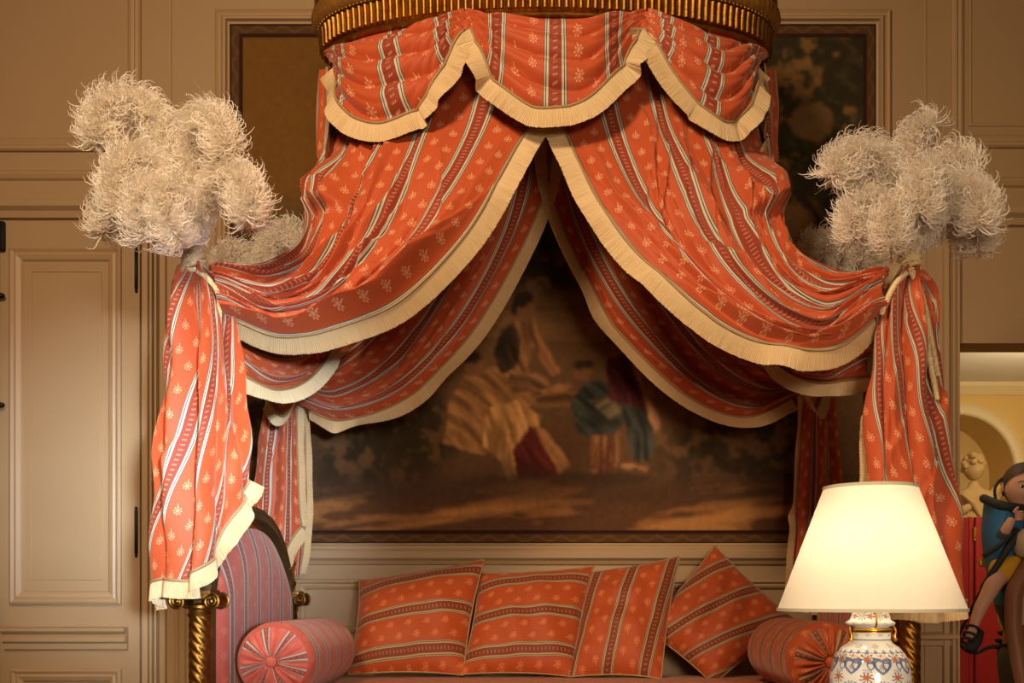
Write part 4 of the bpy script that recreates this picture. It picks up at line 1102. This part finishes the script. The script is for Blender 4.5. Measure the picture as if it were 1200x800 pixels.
for sx in (-1, 1): MB().tube(catmull([(LX+sx*.052, LY-.012, 1.124), (LX+sx*.056, LY-.02, 1.112), (LX+sx*.053, LY-.022, 1.098), (LX+sx*.058, LY-.022, 1.088)], 12), [.004]*6+[.005]*6, 7).build('handle', 'brass', lamp)
shz0, shz1, shr0, shr1 = 1.166, 1.468, .226, .113
sh = MB().lathe([(shr0+(shr1-shr0)*k/8, shz0+(shz1-shz0)*k/8) for k in range(9)], (LX, LY, 0), 72, cap=False).build('shade', 'shade', lamp)
M['shade_trim'] = plain('shade_binding', lin(206,196,172), .7, var=.05)
for r_, z_ in ((shr0, shz0), (shr1, shz1)):
    MB().lathe([(r_-.002, -.004), (r_+.0022, -.004), (r_+.0022, .004), (r_-.002, .004), (r_-.002, -.004)], (LX, LY, z_), 72, cap=False).build('shade_binding', 'shade_trim', sh, auto=AUTO)
sp = MB()
for k in range(3):
    a = 2*PI*k/3; sp.tube([(LX, LY, shz1-.02), (LX+shr1*math.cos(a), LY+shr1*math.sin(a), shz1-.004)], .002, 6)
sp.build('spider', 'brass', sh)
M['bulb'] = bpy.data.materials.new('lit_bulb'); M['bulb'].use_nodes = True
bb = M['bulb'].node_tree.nodes['Principled BSDF']; bb.inputs['Emission Color'].default_value = (1, .75, .42, 1); bb.inputs['Emission Strength'].default_value = 6; bb.inputs['Base Color'].default_value = (1, .9, .7, 1)
MB().ellipsoid((LX, LY, 1.345), (.028, .028, .036)).build('bulb', 'bulb', lamp)
for k, (dx, dy) in enumerate(((.05, .0), (-.05, 0))):
    l = bpy.data.lights.new('lamp_bulb_light', 'POINT'); l.energy = 1.45; l.color = (1, .82, .60); l.shadow_soft_size = .03
    lo = bpy.data.objects.new('lamp_bulb_light', l); COL.objects.link(lo); lo.location = (LX+dx, LY+dy, 1.30)

# ================================================================== passage: screen, statue, visitors
M['red'] = plain('red_damask', lin(168,22,28), .7, var=.35, scale=5)
M['stone'] = plain('weathered_plaster', lin(206,176,124), .8, var=.25, scale=14, bmp=.3)
scr = thing('folding_screen', 'red cloth folding screen with brass hinge below the statue', 'screen', (1.9, 7.3, 0))
sd_ = 7.3
x0 = (1080-VX)*sd_/F; xh = (1141-VX)*sd_/F; x1 = (1215-VX)*sd_/F; zt = EYE+(VY-606)*sd_/F
def leafbox(a, b, name='screen_panel'):
    a = Vector(a); b = Vector(b); d = (b-a).normalized(); n = Vector((d.y, -d.x, 0))*.014
    bm_ = MB(); vs_ = [(a+n), (b+n), (b-n), (a-n)]
    bm_.add([(v.x, v.y, .02) for v in vs_]+[(v.x, v.y, zt) for v in vs_], [(0,1,2,3),(7,6,5,4),(0,4,5,1),(1,5,6,2),(2,6,7,3),(3,7,4,0)])
    p = bm_.build(name, 'red', scr, smooth=False)
    for q in (a+d*.02, b-d*.02): MB().box(q.x-.012, q.x+.012, q.y-.018, q.y+.018, 0, zt+.004, .004).build('stile', 'red', p)
leafbox((x0, sd_+.12, 0), (xh-.006, sd_, 0)); leafbox((xh+.006, sd_, 0), (x1, sd_+.10, 0))
for z in (zt-.12, .9, .2): MB().lathe([(.010, 0), (.014, .01), (.014, .09), (.010, .1)], (xh, sd_-.02, z-.05), 12).build('hinge', 'brass', scr)
def skin(name, pts, edges, mat, parent=None, sub=2, root=0):
    me = bpy.data.meshes.new(name); me.from_pydata([tuple(p[0]) for p in pts], edges, [])
    o = bpy.data.objects.new(name+'_tmp', me); COL.objects.link(o)
    md = o.modifiers.new('skin', 'SKIN'); md.use_smooth_shade = True
    sv = me.skin_vertices[0].data
    for i, p in enumerate(pts):
        r = p[1]; sv[i].radius = r if hasattr(r, '__len__') else (r, r)
        sv[i].use_root = (i == root)
    sb = o.modifiers.new('sub', 'SUBSURF'); sb.levels = sub; sb.render_levels = sub
    dg = bpy.context.evaluated_depsgraph_get(); dg.update()
    m2 = bpy.data.meshes.new_from_object(o.evaluated_get(dg)); m2.name = name
    bpy.data.objects.remove(o); bpy.data.meshes.remove(me)
    m2.materials.clear(); m2.materials.append(M[mat] if isinstance(mat, str) else mat)
    m2.polygons.foreach_set('use_smooth', np.ones(len(m2.polygons), dtype=bool))
    return link_mesh(name, m2, parent)
def head_mesh(c, h, yaw, name, mat, parent, pitch=0):
    """head with brow, nose, lips, chin and ears; h = height; local -Y is the face"""
    n, m = 40, 34; R = Matrix.Rotation(yaw, 3, 'Z') @ Matrix.Rotation(pitch, 3, 'X'); pts = np.zeros((m+1, n, 3))
    for i in range(m+1):
        a = -PI/2+PI*i/m
        for j in range(n):
            b = 2*PI*j/n; x, y, z = math.cos(a)*math.cos(b), math.cos(a)*math.sin(b), math.sin(a)
            X, Y, Z = x*.385, y*.46, z*.5
            if z < 0: X *= 1-.28*(-z)**1.5; Y = Y*(1-.22*(-z)) - .05*(-z)*(1 if y < 0 else -.6)
            f = max(0, -y)
            g = lambda x0, z0, sx, sz: math.exp(-((x-x0)/sx)**2-((z-z0)/sz)**2)*f
            Y -= .085*g(0, -.20, .11, .10)+.045*g(0, -.05, .09, .16)+.022*g(0, -.48, .2, .05)+.018*g(0, -.60, .18, .05)+.03*g(0, -.84, .25, .13)
            Y += .045*g(.36, .02, .17, .11)+.045*g(-.36, .02, .17, .11)-.02*g(.36, .22, .25, .08)-.02*g(-.36, .22, .25, .08)
            Y -= .03*g(.42, -.32, .22, .2)+.03*g(-.42, -.32, .22, .2)
            pts[i, j] = Vector(c)+R @ Vector((X*h, Y*h, Z*h))
    b_ = MB().grid(pts, close_v=True)
    for sx in (-1, 1):
        b_.ellipsoid(Vector(c)+R @ Vector((sx*.385*h, .03*h, -.02*h)), (.035*h, .07*h, .12*h), R, 10, 8)
    o = b_.build(name, mat, parent)
    return o, R
# statue in the niche
st = thing('statue', 'plaster winged figure standing in the arched niche', 'statue', (2.05*1.62, 7.75, 0))
SD = 7.78
S = lambda px, py, dd=0: P(px, py, SD+dd)
k_ = SD/F
MB().lathe([(.20, 0), (.20, .06), (.16, .1), (.15, 1.0), (.18, 1.04), (.18, 1.10)], (S(1140, 600).x, SD, 0), 32).build('plinth', 'stone', st, auto=AUTO)
zpl = 1.10
bx_ = S(1140, 600).x
skin('figure', [(Vector((bx_, SD, zpl)), .16), (Vector((bx_, SD, 1.4)), .14), (S(1138, 640), (.13, .11)), (S(1139, 618), (.095, .08)), (S(1141, 596), (.105, .085)), (S(1141, 582), (.115, .08)), (S(1141, 572), .045), (S(1141, 562), .042),
                (S(1160, 582, -.01), .056), (S(1166, 606, -.04), .047), (S(1150, 618, -.13), .038), (S(1138, 612, -.16), .032),
                (S(1122, 582, -.01), .056), (S(1116, 606, -.05), .047), (S(1128, 598, -.15), .036), (S(1138, 592, -.16), .03)],
     [(0, 1), (1, 2), (2, 3), (3, 4), (4, 5), (5, 6), (6, 7), (5, 8), (8, 9), (9, 10), (10, 11), (5, 12), (12, 13), (13, 14), (14, 15)], 'stone', st)
hd, R_ = head_mesh(S(1141, 549), .19, .35, 'head', 'stone', st)
hr = MB()
rs = np.random.default_rng(5)
for k in range(46):
    a, b = rs.uniform(0, 2*PI), rs.uniform(-.25, 1.0)
    v = Vector((math.cos(a)*math.sqrt(1-min(1, b*b))*.078, math.sin(a)*math.sqrt(1-min(1, b*b))*.09, b*.095))
    if v.y < -.045 and v.z < .03: continue
    hr.ellipsoid(S(1141, 547)+v, (.026, .026, .024), nu=8, nv=6)
hr.build('curls', 'stone', st)
for sx, px in ((1, 1166), (-1, 1117)):
    wg = MB()
    for k in range(7):
        p0 = S(1141+sx*14, 583, .08); tip = S(px+sx*(4-k*2.2), 574+k*8, .13)
        wg.tube(catmull([p0, (p0+tip)/2+Vector((sx*.05, 0, .05)), tip, tip+Vector((-sx*.01, 0, -.12))], 12), [.02, .024, .027, .03, .03, .03, .03, .03, .028, .024, .016, .006], 8)
    wg.build('wing', 'stone', st)
dr = MB()
for k in range(9):
    x = 1126+k*4
    dr.tube(catmull([S(x, 600, -.10), S(x-3, 622, -.15), S(x-5+k, 660, -.15), Vector((S(x-4, 600).x, SD-.14, zpl+.01))], 16), .022, 8)
for k in range(4):
    dr.tube(catmull([S(1127+k*3, 578+k*3, -.09), S(1142+k*2, 590+k*4, -.14), S(1160, 604+k*5, -.09)], 14), .018, 7)
dr.build('drapery', 'stone', st)

# visitors
VD = 4.72
V = lambda px, py, dd=0: P(px, py, VD+dd)
M['skin_a'] = plain('tanned_skin', lin(150,98,72), .5, var=.12, scale=20)
M['skin_c'] = plain('fair_skin', lin(226,172,142), .5, var=.10, scale=20)
M['shirt'] = plain('cream_cotton', lin(206,188,158), .85, var=.1)
M['trouser'] = plain('grey_denim', lin(74,76,80), .85, var=.25, scale=20)
M['hair_b'] = plain('brown_hair', lin(78,52,34), .6, var=.4, scale=60, bmp=.6, bscale=90)
M['packblue'] = plain('blue_pack_nylon', lin(44,118,178), .6, var=.2)
M['packgrey'] = plain('charcoal_webbing', lin(40,42,46), .7, var=.2)
M['sweater'] = plain('slate_knit', lin(70,76,88), .9, var=.2, scale=60)
M['yellow'] = plain('yellow_cotton', lin(226,168,40), .8, var=.1)
M['eye'] = plain('dark_eye', lin(30,22,18), .2)
M['eyew'] = plain('eye_white', lin(225,220,210), .3)
ad = thing('person', 'adult in cream T-shirt and grey trousers carrying a child on the back', 'person', (V(1215, 700).x, VD, 0))
hipz = .92
ax = V(1205, 700).x
body = skin('body', [(Vector((ax, VD, .95)), (.13, .16)), (Vector((ax+.02, VD, 1.12)), (.115, .14)), (Vector((ax+.04, VD, 1.30)), (.125, .155)), (Vector((ax+.05, VD, 1.42)), (.10, .15)), (Vector((ax+.06, VD, 1.50)), .055), (Vector((ax+.08, VD, 1.58)), .052),
     (Vector((ax, VD-.19, 1.435)), .062), (V(1188, 690, -.22), .043), (V(1187, 735, -.24), .038), (V(1196, 790, -.27), .036), (V(1206, 836, -.28), .028), (V(1212, 850, -.28), (.045, .022)),
     (Vector((ax, VD+.19, 1.435)), .062), (Vector((ax-.02, VD+.24, 1.15)), .046), (Vector((ax+.1, VD+.22, .9)), .035), (Vector((ax+.15, VD+.2, .82)), (.04, .02)),
     (Vector((ax, VD-.10, .86)), .09), (Vector((ax+.02, VD-.10, .48)), .065), (Vector((ax-.03, VD-.10, .09)), .042), (Vector((ax+.12, VD-.10, .04)), .035),
     (Vector((ax, VD+.10, .86)), .09), (Vector((ax+.06, VD+.10, .48)), .065), (Vector((ax+.10, VD+.10, .09)), .042), (Vector((ax+.25, VD+.10, .04)), .035)],
     [(0, 1), (1, 2), (2, 3), (3, 4), (4, 5), (3, 6), (6, 7), (7, 8), (8, 9), (9, 10), (10, 11), (3, 12), (12, 13), (13, 14), (14, 15), (0, 16), (16, 17), (17, 18), (18, 19), (0, 20), (20, 21), (21, 22), (22, 23)], 'skin_a', ad)
fg_ = MB()
for hx in (V(1212, 850, -.28), Vector((ax+.15, VD+.2, .82))):
    for k in range(4):
        p = hx+Vector((.018*k-.025, 0, -.03)); fg_.tube([p, p+Vector((.004, -.012, -.035)), p+Vector((.008, -.004, -.062-.006*(k in (1, 2))))], [.009, .0085, .006], 7)
    p = hx+Vector((.035, -.012, .01)); fg_.tube([p, p+Vector((.02, -.01, -.025)), p+Vector((.026, -.012, -.05))], [.010, .0095, .007], 7)
fg_.build('fingers', 'skin_a', body)
hd, R_ = head_mesh(Vector((ax+.10, VD, 1.70)), .235, PI/2, 'head', 'skin_a', body)
hb = MB(); hb.ellipsoid(Vector((ax+.085, VD, 1.735)), (.118, .10, .10)); hb.build('hair', 'hair_b', ad)
for s_ in (-1, 1): MB().ellipsoid(Vector((ax+.197, VD+s_*.036, 1.703)), (.008, .013, .009)).build('eye', 'eye', hd)
skin('shirt', [(Vector((ax+.01, VD, 1.0)), (.15, .18)), (Vector((ax+.02, VD, 1.12)), (.14, .165)), (Vector((ax+.04, VD, 1.30)), (.145, .175)), (Vector((ax+.05, VD, 1.43)), (.11, .16)), (Vector((ax+.058, VD, 1.485)), .066),
     (Vector((ax, VD-.19, 1.44)), .078), (V(1189, 636, -.215), .076), (Vector((ax, VD+.19, 1.44)), .078), (Vector((ax-.005, VD+.22, 1.32)), .068)],
     [(0, 1), (1, 2), (2, 3), (3, 4), (3, 5), (5, 6), (3, 7), (7, 8)], 'shirt', ad)
skin('trousers', [(Vector((ax, VD, .99)), (.14, .17)), (Vector((ax-.01, VD, .90)), (.15, .18)), (Vector((ax, VD-.10, .80)), .105), (Vector((ax+.02, VD-.10, .48)), .08), (Vector((ax-.03, VD-.10, .10)), .065), (Vector((ax, VD+.10, .80)), .105), (Vector((ax+.06, VD+.10, .48)), .08), (Vector((ax+.10, VD+.10, .10)), .065)],
     [(0, 1), (1, 2), (2, 3), (3, 4), (1, 5), (5, 6), (6, 7)], 'trouser', ad)
for dx, yy in ((.03, -.10), (.16, .10)): MB().ellipsoid(Vector((ax+dx, VD+yy, .04)), (.14, .05, .042)).build('shoe', 'packgrey', ad)
# child
ch = thing('person', 'small child in slate sweater and yellow shorts riding in the blue carrier', 'person', (V(1190, 700).x, VD-.02, 1.25))
cb = skin('body', [(V(1190, 655, -.02), (.085, .075)), (V(1192, 632, -.02), (.08, .075)), (V(1195, 612, -.02), (.075, .085)), (V(1196, 602, -.02), .04), (V(1197, 590, -.02), .042),
     (V(1182, 616, -.10), .036), (V(1174, 632, -.14), .030), (V(1180, 618, -.20), .024), (V(1187, 606, -.21), (.02, .018)),
     (V(1180, 664, -.12), .058), (V(1166, 680, -.18), .044), (V(1158, 696, -.20), .036), (V(1148, 714, -.20), .032), (V(1141, 734, -.20), .021), (V(1136, 748, -.22), (.028, .022)),
     (V(1196, 664, .10), .055), (V(1186, 690, .16), .045), (V(1180, 722, .18), .034), (V(1178, 742, .18), .026)],
     [(0, 1), (1, 2), (2, 3), (3, 4), (2, 5), (5, 6), (6, 7), (7, 8), (0, 9), (9, 10), (10, 11), (11, 12), (12, 13), (13, 14), (0, 15), (15, 16), (16, 17), (17, 18)], 'skin_c', ch)
hc = V(1198, 570, -.02); HH = .225
hd, R_ = head_mesh(hc, HH, -.10, 'head', 'skin_c', cb, .12)
hb = MB()
n, m = 36, 20; pts = np.zeros((m+1, n, 3))
for i in range(m+1):
    for j in range(n):
        b = 2*PI*j/n; front = max(0, -math.sin(b)); lo_ = -.40+1.02*front**.5
        zz = math.sin(lo_)+(1-math.sin(lo_))*i/m; r_ = math.sqrt(max(0, 1-zz*zz))*(1+.02*math.sin(9*b+5*zz))
        pts[i, j] = hc+R_ @ Vector((.405*HH*r_*math.cos(b), .485*HH*r_*math.sin(b), .52*HH*zz))
hb.grid(pts, close_v=True).build('hair', 'hair_b', ch)
for s_ in (-1, 1):
    ey = MB().ellipsoid(hc+R_ @ Vector((s_*.145*HH, -.405*HH, .01*HH)), (.062*HH, .03*HH, .036*HH), R_).build('eye', 'eyew', hd)
    MB().ellipsoid(hc+R_ @ Vector((s_*.145*HH, -.425*HH, .01*HH)), (.032*HH, .02*HH, .034*HH), R_).build('iris', 'eye', hd)
    MB().tube([hc+R_ @ Vector((s_*.07*HH, -.43*HH, .105*HH)), hc+R_ @ Vector((s_*.15*HH, -.425*HH, .125*HH)), hc+R_ @ Vector((s_*.23*HH, -.39*HH, .10*HH))], .010*HH, 6).build('eyebrow', 'hair_b', hd)
MB().ellipsoid(hc+R_ @ Vector((0, -.452*HH, -.27*HH)), (.09*HH, .03*HH, .022*HH), R_).build('lips', plain('lips', lin(176,96,84), .4), hd)
fg_ = MB(); hp = V(1188, 604, -.21)
for k in range(4):
    p = hp+Vector((.002, -.008, .014-.011*k)); fg_.tube([p, p+Vector((.018, -.014, .002)), p+Vector((.032, -.004, .003)), p+Vector((.036, .01, .002))], [.0068, .0066, .006, .005], 7)
fg_.tube([hp+Vector((-.004, -.006, .014)), hp+Vector((.006, -.012, .030)), hp+Vector((.016, -.010, .038))], [.0075, .007, .0055], 7); fg_.build('fingers', 'skin_c', cb)
skin('sweater', [(V(1190, 652, -.02), (.10, .09)), (V(1192, 632, -.02), (.098, .09)), (V(1195, 613, -.02), (.088, .10)), (V(1196, 603, -.02), .052), (V(1181, 616, -.11), .048), (V(1173, 633, -.15), .040), (V(1180, 620, -.20), .032)],
     [(0, 1), (1, 2), (2, 3), (2, 4), (4, 5), (5, 6)], 'sweater', ch)
skin('shorts', [(V(1190, 660, -.02), (.10, .09)), (V(1179, 664, -.13), .072), (V(1167, 678, -.185), .062), (V(1196, 664, .11), .07), (V(1188, 684, .155), .06)], [(0, 1), (1, 2), (0, 3), (3, 4)], 'yellow', ch)
for (a, b_) in (((1141, 736, -.20), (1134, 752, -.225)), ((1178, 742, .18), (1172, 760, .17))):
    a, b_ = V(*a), V(*b_); ax_ = (b_-a).normalized()
    so = MB(); so.tube([a+Vector((.028, 0, -.012)), (a+b_)/2+Vector((.026, 0, -.02)), b_+Vector((.012, -.01, -.026)), b_+Vector((-.012, -.014, -.02))], [.020, .028, .030, .018], 10)
    sole = so.build('sandal', 'packgrey', ch)
    for f in (.05, .55, .95):
        c_ = a+(b_-a)*f; n1 = ax_.cross(Vector((0, 1, 0))).normalized(); n2 = ax_.cross(n1)
        MB().tube([c_+(n1*math.cos(q)+n2*math.sin(q))*.030 for q in np.linspace(0, 2*PI, 20)], .007, 6).build('strap', 'packgrey', sole)
# carrier
pk = thing('child_carrier', 'blue and charcoal child carrier pack on the adult\'s back', 'carrier', (V(1172, 760).x, VD, 1.0))
g = surface([(0, [V(1200, 596, -.16), V(1196, 640, -.16), V(1192, 690, -.13), V(1196, 740, -.08)]),
             (.2, [V(1174, 592, -.17), V(1170, 640, -.17), V(1174, 690, -.14), V(1184, 740, -.08)]),
             (.5, [V(1153, 584, 0), V(1150, 630, 0), V(1160, 690, 0), V(1178, 742, 0)]),
             (.8, [V(1174, 592, .17), V(1170, 640, .17), V(1174, 690, .14), V(1184, 740, .08)]),
             (1, [V(1200, 596, .16), V(1196, 640, .16), V(1192, 690, .13), V(1196, 740, .08)])], 40, 24)
MB().grid(g).build('seat_pack', 'packblue', pk)
rim = g[:, 0]; MB().tube(resample(rim, n=40), .022, 10).build('padded_rim', 'packgrey', pk)
g2 = g[:, 18:]*1.0; cen = g2.mean((0, 1)); MB().grid(cen+(g2-cen)*1.05).build('base_panel', 'packgrey', pk)
MB().tube(catmull([V(1168, 592, 0), V(1166, 572, 0), V(1176, 560, .02), V(1190, 566, .04)], 20), .007, 8).build('grab_loop', 'packgrey', pk)
MB().tube(catmull([V(1196, 622, -.2), V(1178, 648, -.2), V(1150, 692, -.16), V(1123, 744, -.1)], 24), [.016]*14+[.009]*10, 8).build('frame_tube', 'packgrey', pk)
MB().tube(catmull([V(1123, 742, -.1), V(1126, 756, -.12), V(1142, 765, -.15), V(1160, 758, -.14), V(1192, 755, -.1)], 24), .009, 8).build('kickstand', 'packgrey', pk)
MB().tube(catmull([V(1152, 652, -.16), V(1170, 640, -.19), V(1192, 620, -.18)], 16), .013, 6).build('strap', 'packgrey', pk)
bk = MB(); bk.box(V(1150, 660, -.2).x-.012, V(1150, 660, -.2).x+.012, VD-.215, VD-.19, V(1150, 664, -.2).z, V(1150, 654, -.2).z, .004); bk.build('buckle', 'brass', pk)
